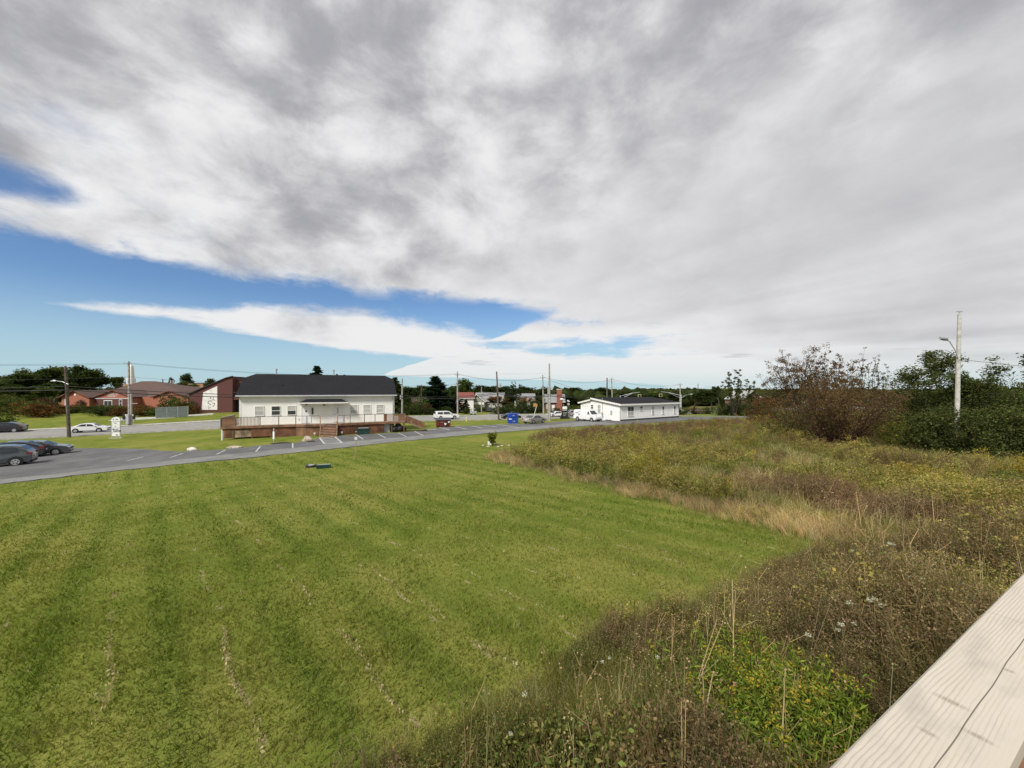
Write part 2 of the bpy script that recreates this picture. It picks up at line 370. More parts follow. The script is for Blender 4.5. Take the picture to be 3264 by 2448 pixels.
# ---- ground sheet
def groundmat():
    m = bpy.data.materials.new('ground_grass'); m.use_nodes = True
    q = NT(m.node_tree); b = q.n['Principled BSDF']
    pos = q.node('ShaderNodeNewGeometry').outputs['Position']; o = q.sep(pos)
    zone = q.node('ShaderNodeAttribute', attribute_name='Col').outputs['Color']; zs = q.node('ShaderNodeSeparateColor'); q.l.new(zone, zs.inputs[0])
    big = q.noise(pos, .16, 4, .55); mid = q.noise(pos, .9, 5, .6); small = q.noise(pos, 7.0, 5, .65); tiny = q.noise(pos, 38.0, 3, .6)
    c = q.mix(q.smooth(mid, .34, .68), (.112, .150, .020), (.178, .198, .038))
    c = q.mix(q.m('MULTIPLY', q.smooth(big, .42, .66), .75), c, (.235, .222, .055))
    c = q.mix(q.m('MULTIPLY', q.smooth(small, .50, .75), .6), c, (.082, .112, .018))
    c = q.mix(q.m('MULTIPLY', q.smooth(small, .47, .25), .5), c, (.23, .215, .068))
    # mower passes: strips 1.36 m wide, laid the same way across the lawn
    w = q.m('ADD', q.m('MULTIPLY', o[0], .73), q.m('MULTIPLY', o[1], .683))
    w = q.m('ADD', w, q.m('MULTIPLY', q.m('SUBTRACT', q.noise(pos, .5, 2), .5), .30))
    ph = q.m('FRACT', q.m('DIVIDE', q.m('ADD', w, .52), 1.36))
    dark = q.smooth(q.m('ABSOLUTE', q.m('SUBTRACT', ph, .5)), .30, .10)
    dark = q.m('MULTIPLY', dark, q.smooth(q.noise(pos, .22, 3), .36, .58))
    dark = q.m('MULTIPLY', dark, q.smooth(o[1], 46.0, 36.0))
    c = q.mix(q.m('MULTIPLY', dark, .5), c, (.082, .130, .015))
    clip = q.smooth(q.m('ABSOLUTE', q.m('SUBTRACT', ph, .5)), .462, .485)
    clip = q.m('MULTIPLY', clip, q.smooth(q.noise(pos, 1.6, 4, .7), .53, .60))
    clip = q.m('MULTIPLY', clip, q.smooth(o[1], 40.0, 20.0))
    c = q.mix(q.m('MULTIPLY', clip, .85), c, (.33, .27, .15))
    c = q.mix(q.m('MULTIPLY', q.smooth(tiny, .35, .7), .25), c, (.05, .08, .014))
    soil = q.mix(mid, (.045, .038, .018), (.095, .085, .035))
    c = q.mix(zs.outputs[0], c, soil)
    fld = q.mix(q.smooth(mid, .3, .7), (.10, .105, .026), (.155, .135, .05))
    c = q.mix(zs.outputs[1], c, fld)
    q.put(b.inputs['Base Color'], c); b.inputs['Roughness'].default_value = 1.0; b.inputs['Specular IOR Level'].default_value = .05
    bn = q.node('ShaderNodeBump'); bn.inputs['Strength'].default_value = .8; bn.inputs['Distance'].default_value = .06
    q.put(bn.inputs['Height'], q.m('ADD', q.m('MULTIPLY', small, .7), q.m('MULTIPLY', tiny, .4))); q.l.new(bn.outputs[0], b.inputs['Normal'])
    return m
def axis(lo, hi, step, far):
    a = list(np.arange(lo, hi+1e-6, step)); s = step; x = hi
    while x < far: s *= 1.22; x += s; a.append(x)
    s = step; x = lo; pre = []
    while x > -far: s *= 1.22; x -= s; pre.append(x)
    return np.array(pre[::-1]+a)
def build_ground():
    xs, ys = axis(-75, 60, .9, 3500), axis(-6, 115, .9, 3500)
    X, Y = np.meshgrid(xs, ys); Z = gz(X, Y)
    near = np.exp(-((X/30)**2+((Y-15)/30)**2))
    Z = Z + near*(.05*np.sin(X*.9+1.3*np.sin(Y*.5))*np.cos(Y*.8)+.04*np.sin(X*.37+Y*.61))
    r = np.hypot(X, Y); Z = Z + np.clip((r-500)/2500, 0, 1)*4
    V = np.stack([X, Y, Z], -1).reshape(-1, 3); nx, ny = len(xs), len(ys)
    i = np.arange(nx*ny).reshape(ny, nx)
    Fc = np.stack([i[:-1, :-1], i[:-1, 1:], i[1:, 1:], i[1:, :-1]], -1).reshape(-1, 4)
    x, y = V[:, 0], V[:, 1]
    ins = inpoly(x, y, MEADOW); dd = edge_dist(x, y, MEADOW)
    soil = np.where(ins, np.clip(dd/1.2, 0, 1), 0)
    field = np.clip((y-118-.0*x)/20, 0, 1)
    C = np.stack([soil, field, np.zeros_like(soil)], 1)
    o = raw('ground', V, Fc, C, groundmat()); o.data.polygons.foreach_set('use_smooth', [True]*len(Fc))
    tag(o, kind='structure', label='mown lawn and grass verges sloping down to the parking lot')
build_ground()

# ---- paved sheets draped on the land
def densify(pl, n):
    pl = np.array(pl, float); dst = np.r_[0, np.cumsum(np.hypot(*np.diff(pl[:, :2], axis=0).T))]
    t = np.linspace(0, dst[-1], n); return np.stack([np.interp(t, dst, pl[:, j]) for j in range(2)], 1)
def pairs(a, b, n):
    a = np.array(a, float); b = np.array(b, float); t = np.linspace(0, len(a)-1, n); i = np.arange(len(a))
    return (np.stack([np.interp(t, i, a[:, j]) for j in range(2)], 1), np.stack([np.interp(t, i, b[:, j]) for j in range(2)], 1))
def drape(name, ea, eb, across, lift, m, kind='structure', parent=None, thick=.12):
    t = np.linspace(0, 1, across+1)[None, :, None]
    XY = ea[:, None]*(1-t)+eb[:, None]*t; n = len(ea)
    Z = gz(XY[..., 0], XY[..., 1])+lift
    V = np.concatenate([XY, Z[..., None]], -1).reshape(-1, 3).tolist(); w = across+1
    fs = [(i*w+j, (i+1)*w+j, (i+1)*w+j+1, i*w+j+1) for i in range(n-1) for j in range(across)]
    rim = [j for j in range(w)]+[i*w+across for i in range(1, n)]+[(n-1)*w+j for j in range(across-1, -1, -1)]+[i*w for i in range(n-2, 0, -1)]
    b0 = len(V); V += [(V[i][0], V[i][1], V[i][2]-thick) for i in rim]
    fs += [(rim[i], rim[(i+1) % len(rim)], b0+(i+1) % len(rim), b0+i) for i in range(len(rim))]
    q = MB(); q.v = V; q.f = fs
    o = q.build(name, m, parent)
    if kind and not parent: tag(o, kind=kind)
    return o
def asphalt(name, c1, c2):
    m = bpy.data.materials.new(name); m.use_nodes = True
    q = NT(m.node_tree); b = q.n['Principled BSDF']; pos = q.node('ShaderNodeNewGeometry').outputs['Position']
    n = q.noise(pos, .35, 6, .62, .4); n2 = q.noise(pos, 25, 3)
    c = q.mix(q.smooth(n, .32, .7), c2, c1); c = q.mix(q.m('MULTIPLY', n2, .35), c, tuple(x*.6 for x in c1))
    crack = q.smooth(q.m('ABSOLUTE', q.m('SUBTRACT', q.noise(pos, .22, 7, .65, .6), .5)), .006, .0015)
    c = q.mix(q.m('MULTIPLY', crack, .55), c, tuple(x*.35 for x in c1))
    q.put(b.inputs['Base Color'], c); b.inputs['Roughness'].default_value = .9; b.inputs['Specular IOR Level'].default_value = .25; MATS[name] = m
asphalt('asphalt_lot', (.150, .150, .152), (.098, .098, .100)); asphalt('asphalt_lane', (.235, .235, .225), (.165, .165, .16)); asphalt('asphalt_road', (.29, .285, .27), (.24, .235, .225))
LN = [(-56,2),(-48,10),(-40,18),(-32.8,24.4),(-28,28),(-24,31),(-21,33.8),(-17,37.6),(-14,40.5),(-12,42.5),(-10.2,44.3),(-5,49),(-1.4,52),(4,55.2),(12,60),(22,66),(34,74),(46,79.5),(54,81.5)]
LF = [(-100,50),(-85,48),(-62,45)]+[tuple(G(*p)[:2]) for p in ((225,1428),(400,1430),(560,1441),(700,1435),(850,1419),(985,1408),(1012,1397),(1085,1390),(1290,1379),(1430,1360.5),(1600,1353.5),(1720,1350))]+[(13,76.5),(18,88),(33,92),(44,85),(54,84.5)]
LN = LN[:3]+[tuple(G(*p)[:2]) for p in ((0,1545),(140,1528),(400,1499),(600,1478),(800,1459),(1000,1438),(1100,1427),(1200,1416),(1300,1405.5),(1450,1391),(1600,1378))]+[(8,58),(14,61.5),(22,66),(34,74),(46,79.5),(54,81.5)]
assert len(LN) == len(LF), (len(LN), len(LF))
ea, eb = pairs(LN, LF, 160)
_jr = np.random.default_rng(4); ea = ea+_jr.normal(0, .09, ea.shape); eb = eb+_jr.normal(0, .09, eb.shape)
drape('parking_lot', ea, eb, 14, .045, 'asphalt_lot')
wl = np.interp(np.linspace(0, 19, 160), [0, 4, 6, 8, 10, 12, 14, 16, 19], [.05, .10, .42, .46, .40, .36, .5, .9, .95])[:, None]
drape('drive_lane', ea[22:130], (ea*(1-wl)+eb*wl)[22:130], 6, .052, 'asphalt_lane', thick=.03)
RN = [(-160,3),(-110,31),(-70,53.6),(-57,61.4),(-34,73.8),(-12.5,85),(9,93),(40,106),(90,128),(150,152)]
rn = densify(RN, 220); tn = np.gradient(rn, axis=0); tn /= np.hypot(tn[:, 0], tn[:, 1])[:, None]; nrm = np.stack([-tn[:, 1], tn[:, 0]], 1)
def off(dv): return rn+nrm*dv
drape('road', off(0), off(15.2), 8, .05, 'asphalt_road')
drape('kerb', off(-.28), off(0), 1, .17, 'concrete', thick=.3)
drape('kerb', off(15.2), off(15.45), 1, .17, 'concrete', thick=.3)
drape('verge_strip', off(15.45), off(16.6), 1, .12, MATS.get('verge') or mat('verge', (.15, .135, .06), .95, var=.3, scale=.6), thick=.2)
drape('sidewalk', off(16.6), off(18.4), 1, .14, 'concrete', thick=.2)
for j in range(4, 215, 5):       # lane dashes
    for dv in (3.8, 11.4):
        drape('lane_marking', rn[j:j+2]+nrm[j:j+2]*(dv-.07), rn[j:j+2]+nrm[j:j+2]*(dv+.07), 1, .056, 'line_paint', thick=.004)
for dv in (7.4, 7.75):
    drape('lane_marking', off(dv-.06), off(dv+.06), 1, .056, mat('line_yellow', (.46, .40, .16), .8), thick=.004)
c1 = densify([(52,82),(50,88),(44,94),(34,100),(20,104)], 40); c2 = densify([(55,84),(53,91),(46,98),(36,103),(22,108)], 40)
drape('driveway', c1, c2, 3, .05, 'asphalt_lane')
drape('driveway', densify([(-9,102.5),(-7,113),(-3,126)], 30), densify([(0,106.5),(4,116),(8,127)], 30), 5, .06, 'asphalt_lane')
drape('driveway', densify([(-84,80),(-76,84),(-70,90)], 24), densify([(-86,83.5),(-78,87.5),(-72,93)], 24), 3, .06, 'concrete')

# painted stall lines, each from a pair of photo pixels on the lot
def stripe(a, b, w=.12, lift=.058, name='stall_line'):
    A, B = np.array(G(*a)[:2]), np.array(G(*b)[:2]); dv = (B-A)/np.linalg.norm(B-A); nv = np.array([-dv[1], dv[0]])*w/2
    t = np.linspace(0, 1, max(2, int(np.linalg.norm(B-A)/.6)))[:, None]; pl = A*(1-t)+B*t
    return drape(name, pl-nv, pl+nv, 1, lift, 'line_paint', thick=.004)
for a, b in [((406,1471),(457,1458)),((541,1461),(583,1447)),((690,1450),(718,1436)),((816,1441),(830,1424)),((933,1430),(933,1415)),
             ((1158,1402),(1137,1388)),((1230,1398),(1205,1385)),((1295,1393),(1269,1381)),((1350,1390),(1321,1376)),
             ((1433,1371.5),(1395,1362)),((1487,1369),(1450,1361)),((1537,1366),(1504,1359)),((1582,1362),(1539,1356.5)),((1654,1364),(1584,1353.5))]:
    stripe(a, b, .13 if a[0] < 1400 else .2)
stripe((1358,1369.5), (1391,1369.5), .5)
hz = [np.array(G(*p)[:2]) for p in ((1018,1396),(1069,1394.5),(1091,1413),(1034,1416.5))]
def gstripe(A, B, w=.16):
    dv = (B-A)/np.linalg.norm(B-A); nv = np.array([-dv[1], dv[0]])*w/2; t = np.linspace(0, 1, 6)[:, None]; pl = A*(1-t)+B*t
    drape('hatch_line', pl-nv, pl+nv, 1, .058, 'line_paint', thick=.004)
for i in range(4):
    if i: gstripe(hz[i], hz[(i+1) % 4], .17)
for t in np.linspace(.12, .9, 6): gstripe(hz[0]*(1-t)+hz[3]*t+.02, hz[1]*(1-t)+hz[2]*t+(hz[2]-hz[1])*.1*(1-t), .15)

# ================================================================== buildings
def window(parent, x, z, w, h, y, m_top, m_bot, frame='white_paint', fw=.07, mull=0, proud=.05, split=.5):
    """double-hung window in a wall whose face is y (outward is -y): frame ring, sash bar, two panes set back in it"""
    f = MB(); f.box(x-w/2-fw, x+w/2+fw, y-proud, y+.02, z+h/2, z+h/2+fw); f.box(x-w/2-fw, x+w/2+fw, y-proud-.03, y+.02, z-h/2-fw, z-h/2)
    f.box(x-w/2-fw, x-w/2, y-proud, y+.02, z-h/2, z+h/2); f.box(x+w/2, x+w/2+fw, y-proud, y+.02, z-h/2, z+h/2)
    zs = z-h/2+h*split
    o = bpy.data.objects.new('window', None); COL.objects.link(o); o.parent = parent
    f.build('frame', frame, o)
    bar = MB(); bar.box(x-w/2, x+w/2, y-proud+.012, y+.01, zs-.035, zs+.035)
    if mull: bar.box(x-.03, x+.03, y-proud+.010, y+.012, z-h/2, z+h/2)
    bar.build('sash_bar', frame, o)
    part(o, 'pane', m_top, (x-w/2, x+w/2, y-proud+.028, y+.008, zs+.035, z+h/2))
    part(o, 'pane', m_bot, (x-w/2, x+w/2, y-proud+.030, y+.008, z-h/2, zs-.035))
    return o

# ---- the white hall with its porch.  local x along the front wall, local -y towards the viewer
PHI = math.radians(23.1); HALL = Vector((-32.6, 46.0, 0))
hall = thing('white_hall', 'long white sided hall with black hipped-end roof and entrance canopy', 'building', HALL, PHI)
HL, HD, FZ, EZ, RZ = 17.8, 9.0, 1.48, 5.0, 7.8
w = MB(); w.box(0, HL, 0, HD, -.6, EZ)
for x0, x1 in ((0, .01), (HL-.01, HL)):
    w.prism([(0.02, EZ), (HD-.02, EZ), (HD/2+1.0, 7.1), (HD/2-1.0, 7.1)], 'x', x0, x1)
w.build('wall', 'siding_white', hall)
oh, ov = .38, .30
def roof_z(y): return EZ+.10+(min(y, HD-y)+oh)*(RZ-EZ-.1)/(HD/2+oh)
bz = roof_z(3.45)
def roofmesh():
    q = MB(); x0, x1 = -ov, HL+ov; ey = -oh; by = HD+oh; e0 = EZ+.1; rx0, rx1 = .85, HL-.85; yc = HD/2
    V = [(x0,ey,e0),(x1,ey,e0),(x1,3.45,bz),(rx1,yc,RZ),(rx0,yc,RZ),(x0,3.45,bz),(x1,by,e0),(x0,by,e0),(x1,HD-3.45,bz),(x0,HD-3.45,bz)]
    t = .14; V += [(a,b,c-t) for a,b,c in V]
    Fs = [(0,1,2,3,4,5),(6,7,9,4,3,8),(5,4,9),(2,8,3)]
    Fs += [tuple(i+10 for i in f[::-1]) for f in Fs]
    rim = [0,1,2,8,6,7,9,5]; Fs += [(rim[i], rim[(i+1)%8], rim[(i+1)%8]+10, rim[i]+10) for i in range(8)]
    return q.add(V, Fs)
roof = roofmesh().build('roof', 'shingle_dark', hall)
part(hall, 'gutter', 'trim_grey', (-ov-.02, HL+ov+.02, -oh-.12, -oh+.02, EZ-.12, EZ+.04))
part(hall, 'fascia', 'white_paint', (-ov, HL+ov, -oh+.02, -.004, EZ-.10, EZ-.02))
for x in (.07, HL-.07): part(hall, 'corner_board', 'white_paint', (x-.09, x+.09, -.025, .05, FZ-.2, EZ-.1))
dsp = MB(); dsp.tube([(HL-.2, -.1, EZ-.1), (HL-.2, -.1, FZ+.02)], .045, 6); dsp.build('downspout', 'trim_grey', hall)
for x, z0 in ((3.15, RZ-.1), (10.1, RZ-.1)):
    q = MB(); q.tube([(x, HD/2, z0), (x, HD/2, z0+.75)], .09, 8); q.tube([(x, HD/2, z0+.68), (x, HD/2, z0+.8)], .14, 8); q.build('chimney_pipe', 'galv', roof)
q = MB(); q.tube([(4.1, 1.6, roof_z(1.6)-.1), (4.1, 1.6, roof_z(1.6)+.55)], .06, 8); q.build('vent_pipe', 'dark_metal', roof)
def wall_u(px):       # photo column -> place along the hall's front
    r = (px-CX)/F; c, s_ = math.cos(PHI), math.sin(PHI)
    return (r*HALL.y-HALL.x)/(c-r*s_)
Z0 = 3.12
for px, mt, mb in ((827.5,'blinds','pane_pale'),(879.5,'pane','pane'),(930,'blinds','pane'),(1128.5,'blinds','pane_pale'),(1170,'blinds','blinds'),(1211.5,'blinds','blinds')):
    window(hall, wall_u(px), Z0, .86, 1.04, 0, mt, mb)
for px, flip, glass in ((976, 1, 'pane'), (1078, -1, 'pane_pale')):
    u = wall_u(px)
    dr = part(hall, 'door', 'white_metal', (u-.47, u+.47, -.05, .01, FZ+.03, FZ+2.08))
    part(dr, 'door_frame', 'white_paint', (u-.55, u-.47, -.07, .01, FZ, FZ+2.16), (u+.47, u+.55, -.07, .01, FZ, FZ+2.16), (u-.47, u+.47, -.07, .01, FZ+2.08, FZ+2.16))
    hk = MB(); hk.tube([(u+flip*.36, -.05, FZ+1.0), (u+flip*.36, -.12, FZ+1.0)], .035, 8); hk.build('handle', 'dark_metal', dr)
    u2 = u+(.74 if flip > 0 else .05-.05)
    xx = u+.72*flip if flip > 0 else u-.05
    part(hall, 'side_light', glass, (xx-.09, xx+.09, -.062, .008, FZ+1.12, FZ+1.92))
    if flip > 0: part(dr, 'notice', 'ink', (u-.10, u+.09, -.056, -.045, FZ+1.38, FZ+1.62)); 
cu0, cu1 = wall_u(955), wall_u(1109)
cn = MB(); z1 = EZ-.62
V = [(cu0,-1.15,z1-.28),(cu1,-1.15,z1-.28),(cu1-.75,-.01,z1+.12),(cu0+.75,-.01,z1+.12),(cu0,-.01,z1-.28),(cu1,-.01,z1-.28)]
cn.add(V, [(0,1,2,3),(0,3,4),(1,5,2),(0,4,5,1),(2,5,4,3)])
can = cn.build('canopy', 'shingle_dark', hall)
part(can, 'canopy_fascia', 'white_paint', (cu0-.03, cu1+.03, -1.19, -1.15, z1-.42, z1-.26), (cu0-.03, cu0+.02, -1.15, -.01, z1-.42, z1-.285), (cu1-.02, cu1+.03, -1.15, -.01, z1-.42, z1-.285), (cu0+.02, cu1-.02, -1.15, -.01, z1-.34, z1-.29))
part(hall, 'wall_lamp', 'dark_metal', (wall_u(1033)-.13, wall_u(1033)+.13, -.12, 0, FZ+2.2, FZ+2.32)); part(hall, 'wall_lamp', 'dark_metal', (wall_u(977)-.1, wall_u(977)+.1, -.12, 0, FZ+2.3, FZ+2.4))
for px in (953, 1108): part(hall, 'outlet_box', 'trim_grey', (wall_u(px)-.05, wall_u(px)+.05, -.06, 0, FZ+.42, FZ+.6))

porch = thing('timber_porch', 'brown stained timber porch with railings wrapped round the white hall', 'porch', HALL, PHI)
# outline of the floor (front edge, left to right)
FE = [(-1.4,-1.7),(6.1,-1.7),(7.3,-2.35),(8.86,-2.35),(10.7,-2.35),(12.2,-2.2),(13.9,-1.85),(19.0,-1.7)]
def lg(x, y):
    p = HALL+Matrix.Rotation(PHI, 3, 'Z') @ Vector((x, y, 0)); return g(p.x, p.y)
fl = MB(); poly = [(-1.4, 4.2)]+FE+[(19.0, .0),(0,0),(0, 4.2)]
fl.prism(poly, 'z', FZ-.16, FZ-.03); fl.build('floor', 'deck_floor', porch)
for i in range(len(FE)-1):
    a, b = FE[i], FE[i+1]
    if not (abs(a[0]-8.86) < .01): 
        q = MB(); q.beam((a[0], a[1]-.03, FZ-.13), (b[0], b[1]-.03, FZ-.13), .05, .28); q.build('rim_joist', 'deck_stain', porch)
q = MB(); q.beam((-1.43, -1.7, FZ-.13), (-1.43, 4.2, FZ-.13), .05, .28); q.build('rim_joist', 'deck_stain', porch)
q = MB(); q.beam((19.03, -1.7, FZ-.13), (19.03, 0, FZ-.13), .05, .28); q.build('rim_joist', 'deck_stain', porch)
RH = FZ+1.02
def rail(a, b, m='rail_dark', w=.09): q = MB(); q.beam((*a, RH), (*b, RH), w, .05); return q.build('rail', m, porch)
def post(x, y, z0=None, m='rail_dark', s=.085, top=None):
    return part(porch, 'post', m, (x-s/2, x+s/2, y-s/2, y+s/2, FZ-.03 if z0 is None else z0, (RH+.03) if top is None else top))
# solid boarded stretch at the left corner, then balusters, then open rails
def board_run(x0, x1, y, n, m, gap, parent=porch, name='baluster', zb=FZ+.06):
    wd = (x1-x0)/n; me = None
    for i in range(n):
        x = x0+wd*i
        if me is None: o0 = part(porch, name, m, (0, wd-gap, -.02, .02, zb, RH-.03)); o = o0; me = o.data
        else: o = bpy.data.objects.new(name, me); link(o, porch)
        o.location = (x, y-.003*(i % 2), 0)
board_run(-1.40, -.02, -1.68, 10, 'deck_stain', .006); board_run(.04, 2.36, -1.68, 17, 'deck_stain', .085)
for y0 in np.arange(-1.6, 4.1, .17):     # boards of the left end
    part(porch, 'baluster', 'deck_stain', (-1.42, -1.38, y0, y0+(.15 if y0 < 1.2 else .09), FZ+.06, RH-.03))
rail((-1.42, -1.72), (-1.42, 4.2), 'deck_floor', .14); rail((-1.45, -1.7), (6.1, -1.7))
for x in (-1.4, 0.0, 2.4, 4.3): post(x, -1.7)
post(-1.4, 4.1); post(6.1, -1.7); post(7.35, -2.33); post(8.8, -2.33, m='tread_wood'); post(10.76, -2.33, m='tread_wood'); post(12.2, -2.18); post(13.9, -1.83); post(11.5, -2.26); post(15.2, -1.8); post(16.35, -1.74, m='deck_stain', s=.12)
for a, b in (((6.1,-1.7),(7.35,-2.33)),((7.35,-2.33),(8.8,-2.33)),((10.76,-2.33),(12.2,-2.18)),((12.2,-2.18),(13.9,-1.83)),((13.9,-1.83),(16.35,-1.72)),((16.35,-1.72),(19.0,-1.7))): rail(a, b)
board_run(16.42, 16.75, -1.7, 2, 'deck_stain', .01); board_run(16.8, 18.1, -1.7, 10, 'deck_stain', .06); board_run(18.12, 19.0, -1.7, 5, 'deck_stain', .006); post(19.0, -1.7, s=.12, m='deck_stain')
# skirt boards down to the grass
def skirt(a, b, m, lift=0.0, inset=.06, name='skirt_panel'):
    q = MB(); za, zb_ = lg(a[0], a[1]+inset)-.15+lift, lg(b[0], b[1]+inset)-.15+lift
    y0, y1 = a[1]+inset, b[1]+inset; t = .03
    q.add([(a[0],y0,za),(b[0],y1,zb_),(b[0],y1,FZ-.27),(a[0],y0,FZ-.27),(a[0],y0+t,za),(b[0],y1+t,zb_),(b[0],y1+t,FZ-.27),(a[0],y0+t,FZ-.27)],
          [(0,1,2,3),(7,6,5,4),(0,4,5,1),(1,5,6,2),(2,6,7,3),(3,7,4,0)])
    return q.build(name, m, porch)
skirt((-1.1,-1.7),(-.35,-1.7),'deck_stain_red', .36); skirt((-.33,-1.66),(1.5,-1.66),'plywood_pale', .36); skirt((1.52,-1.7),(3.6,-1.7),'deck_stain_red', .30); skirt((3.62,-1.68),(6.1,-1.68),'deck_stain_red', .12)
skirt((6.12,-1.72),(7.3,-2.33),'deck_stain'); skirt((7.32,-2.33),(8.75,-2.33),'deck_stain'); skirt((10.8,-2.33),(12.2,-2.2),'deck_stain_red'); skirt((12.22,-2.2),(13.9,-1.83),'deck_stain_red'); skirt((13.92,-1.83),(16.3,-1.74),'deck_stain_red'); skirt((16.35,-1.3),(17.1,-1.3),'trim_grey')
for x in (-1.32, -.2, 1.6, 3.5, 17.3, 18.9): post(x, -1.58, lg(x, -1.58)-.2, 'deck_stain_red' if x > -1 else 'white_paint', .13, FZ-.17)
part(porch, 'sill_beam', 'deck_stain', (-1.3, 6.0, -1.60, -1.5, FZ-.5, FZ-.2))
# stairs
sx0, sx1 = 8.86, 10.7; n = 8; zfoot = lg(9.78, -4.4)+.05; rise = (FZ-zfoot)/n; run = .27
for i in range(1, n):
    y = -2.36-run*(i-1); z = FZ-rise*i
    part(porch, 'tread', 'tread_wood', (sx0+.06, sx1-.06, y-run-.03, y, z-.04, z))
    part(porch, 'riser', 'deck_stain_red', (sx0+.06, sx1-.06, y-.02, y+.01, z-rise+.0 if i == n-1 else z-.045-rise*.0-.0, z+rise-.045) if False else (sx0+.06, sx1-.06, y-.035, y-.012, z+.002, z+rise-.042))
ye = -2.36-run*(n-1)
part(porch, 'landing_board', 'tread_wood', (sx0-.02, sx1+.02, ye-.75, ye-.02, zfoot-.04, zfoot+.04))
for x in (sx0, sx1):
    q = MB(); q.beam((x, -2.3, FZ-.16), (x, ye-.05, zfoot+.02), .05, .30); q.build('stringer', 'tread_wood', porch)
    q = MB(); q.beam((x, -2.33, RH), (x, -3.1, RH-.72), .06, .10); q.build('stair_rail', 'tread_wood', porch)
    part(porch, 'newel_post', 'tread_wood', (x-.05, x+.05, -3.12, -3.02, lg(x, -3.1)-.1, RH-.62))
# ramp at the right end
rz1 = lg(22.2, -1.2)+.06
q = MB(); q.add([(19.06,-1.6,FZ-.04),(19.06,-.3,FZ-.04),(22.4,-.3,rz1),(22.4,-1.6,rz1),(19.06,-1.6,FZ-.2),(19.06,-.3,FZ-.2),(22.4,-.3,rz1-.1),(22.4,-1.6,rz1-.1)],[(0,3,2,1),(4,5,6,7),(0,4,7,3),(1,2,6,5),(0,1,5,4),(3,7,6,2)])
q.build('ramp_floor', 'plywood_pale', porch)
for y in (-.28, -1.62):
    x0 = 19.3 if y > -1 else 19.1; x1 = 21.9 if y > -1 else 20.0; t1 = (x1-19.06)/3.34; z1r = FZ+(rz1-FZ)*t1
    q = MB(); q.prism([(x0, FZ-.1), (x0, FZ+.55 if y < -1 else FZ+.75), (x1, z1r+.8), (x1, z1r-.02)], 'y', y-.025, y+.025); q.build('ramp_side', 'deck_stain', porch)

# things round the porch
def box_thing(name, label, cat, loc, rz, parts, group=None):
    t = thing(name, label, cat, loc, rz, group)
    for nm, m, bx in parts: part(t, nm, m, *bx)
    return t
def hp(x, y):
    p = HALL+Matrix.Rotation(PHI, 3, 'Z') @ Vector((x, y, 0)); return Vector((p.x, p.y, g(p.x, p.y)))
def at(px, py, dz=0.0): v = G(px, py); return Vector((v.x, v.y, v.z+dz))
box_thing('storage_bin', 'dark green lidded bin on the grass against the porch skirting', 'bin', hp(13.75, -2.75), PHI, [
    ('body', 'green_box', [(-.72,.72,-.4,.4,.0,.62)]), ('lid', 'green_box', [(-.76,.76,-.44,.44,.64,.80)]), ('lid_panel', 'galv', [(-.6,.6,-.3,.3,.80,.83)]), ('handle', 'galv', [(-.98,-.76,-.3,-.2,.38,.45)])])
bq = thing('black_bags', 'heap of black rubbish bags stored under the end of the porch', 'bags', hp(18.2, -2.0), PHI)
def blob(name, m, parent, loc, sc, seed, n=3, amp=.18):
    b = bmesh.new(); bmesh.ops.create_icosphere(b, subdivisions=n, radius=1)
    r = np.random.default_rng(seed); ph = r.uniform(0, 6, (4, 3)); fr = r.uniform(1.2, 3.2, (4, 3))
    for v in b.verts:
        k_ = 1+amp*sum(math.sin(fr[i]@np.array(v.co)+ph[i][0]) for i in range(4))/2
        v.co = Vector((v.co.x*sc[0]*k_, v.co.y*sc[1]*k_, v.co.z*sc[2]*k_))
    me = bpy.data.meshes.new(name); b.to_mesh(me); b.free(); me.materials.append(MATS[m]); me.polygons.foreach_set('use_smooth', [True]*len(me.polygons))
    o = bpy.data.objects.new(name, me); o.location = loc; return link(o, parent)
for i, (x, y, z, s) in enumerate(((-.45,.7,.42,.5),(.25,.75,.45,.52),(.0,.8,.85,.42),(.7,.9,.35,.4))): blob('bag', 'black', bq, (x, y, z), (s, s*.8, s*.85), i, 3, .12)
tag(blob('boulder', 'stone', None, at(982, 1409, .25), (.62, .5, .42), 11, 4, .16), 'large tan boulder beside the porch stairs', 'rock')
tag(blob('boulder', 'stone_pale', None, at(613, 1437, .12), (.46, .34, .26), 12, 3, .16), 'small pale boulder on the grass at the lot edge', 'rock')
tag(blob('flat_rock', 'stone', None, at(748, 1428, .06), (.8, .4, .16), 13, 3, .16), 'low flat rock half sunk at the stall edge', 'rock')
tag(blob('flat_rock', 'black', None, at(896, 1414, .0), (1.0, .4, .14), 14, 3, .12), 'dark flat slab in the grass edge between two stalls', 'rock')
for px, py, lb in ((8.25, -2.75, 'small white spotlight on the grass left of the stairs'), (11.25, -2.75, 'small white spotlight at the skirting right of the stairs')):
    t = thing('garden_light', lb, 'lamp', hp(px, py)); q = MB(); q.tube([(0,0,-.05),(0,0,.16)], .03, 6); q.build('stake', 'trim_grey', t); q = MB(); q.tube([(0,0,.14),(0,-.05,.40)], [.07,.14], 10); q.build('lamp_head', 'white_paint', t)
t = thing('signpost', 'weathered post with a small white plate on the grass by the porch', 'post', at(873, 1407)); q = MB(); q.beam((0,0,-.2),(0,0,1.45),.10); q.build('post', 'pole_grey', t); part(t, 'plate', 'sign_white', (-.09,.09,-.065,-.05,.25,1.1))
t = thing('stake', 'thin pale wooden stake with a small tag standing in the lawn', 'stake', at(1132, 1463)); q = MB(); q.beam((0,0,-.2),(.06,0,1.75),.05); q.build('post', 'tread_wood', t); part(t, 'tag', 'trim_grey', (-.03,.18,-.045,-.03,1.5,1.72))
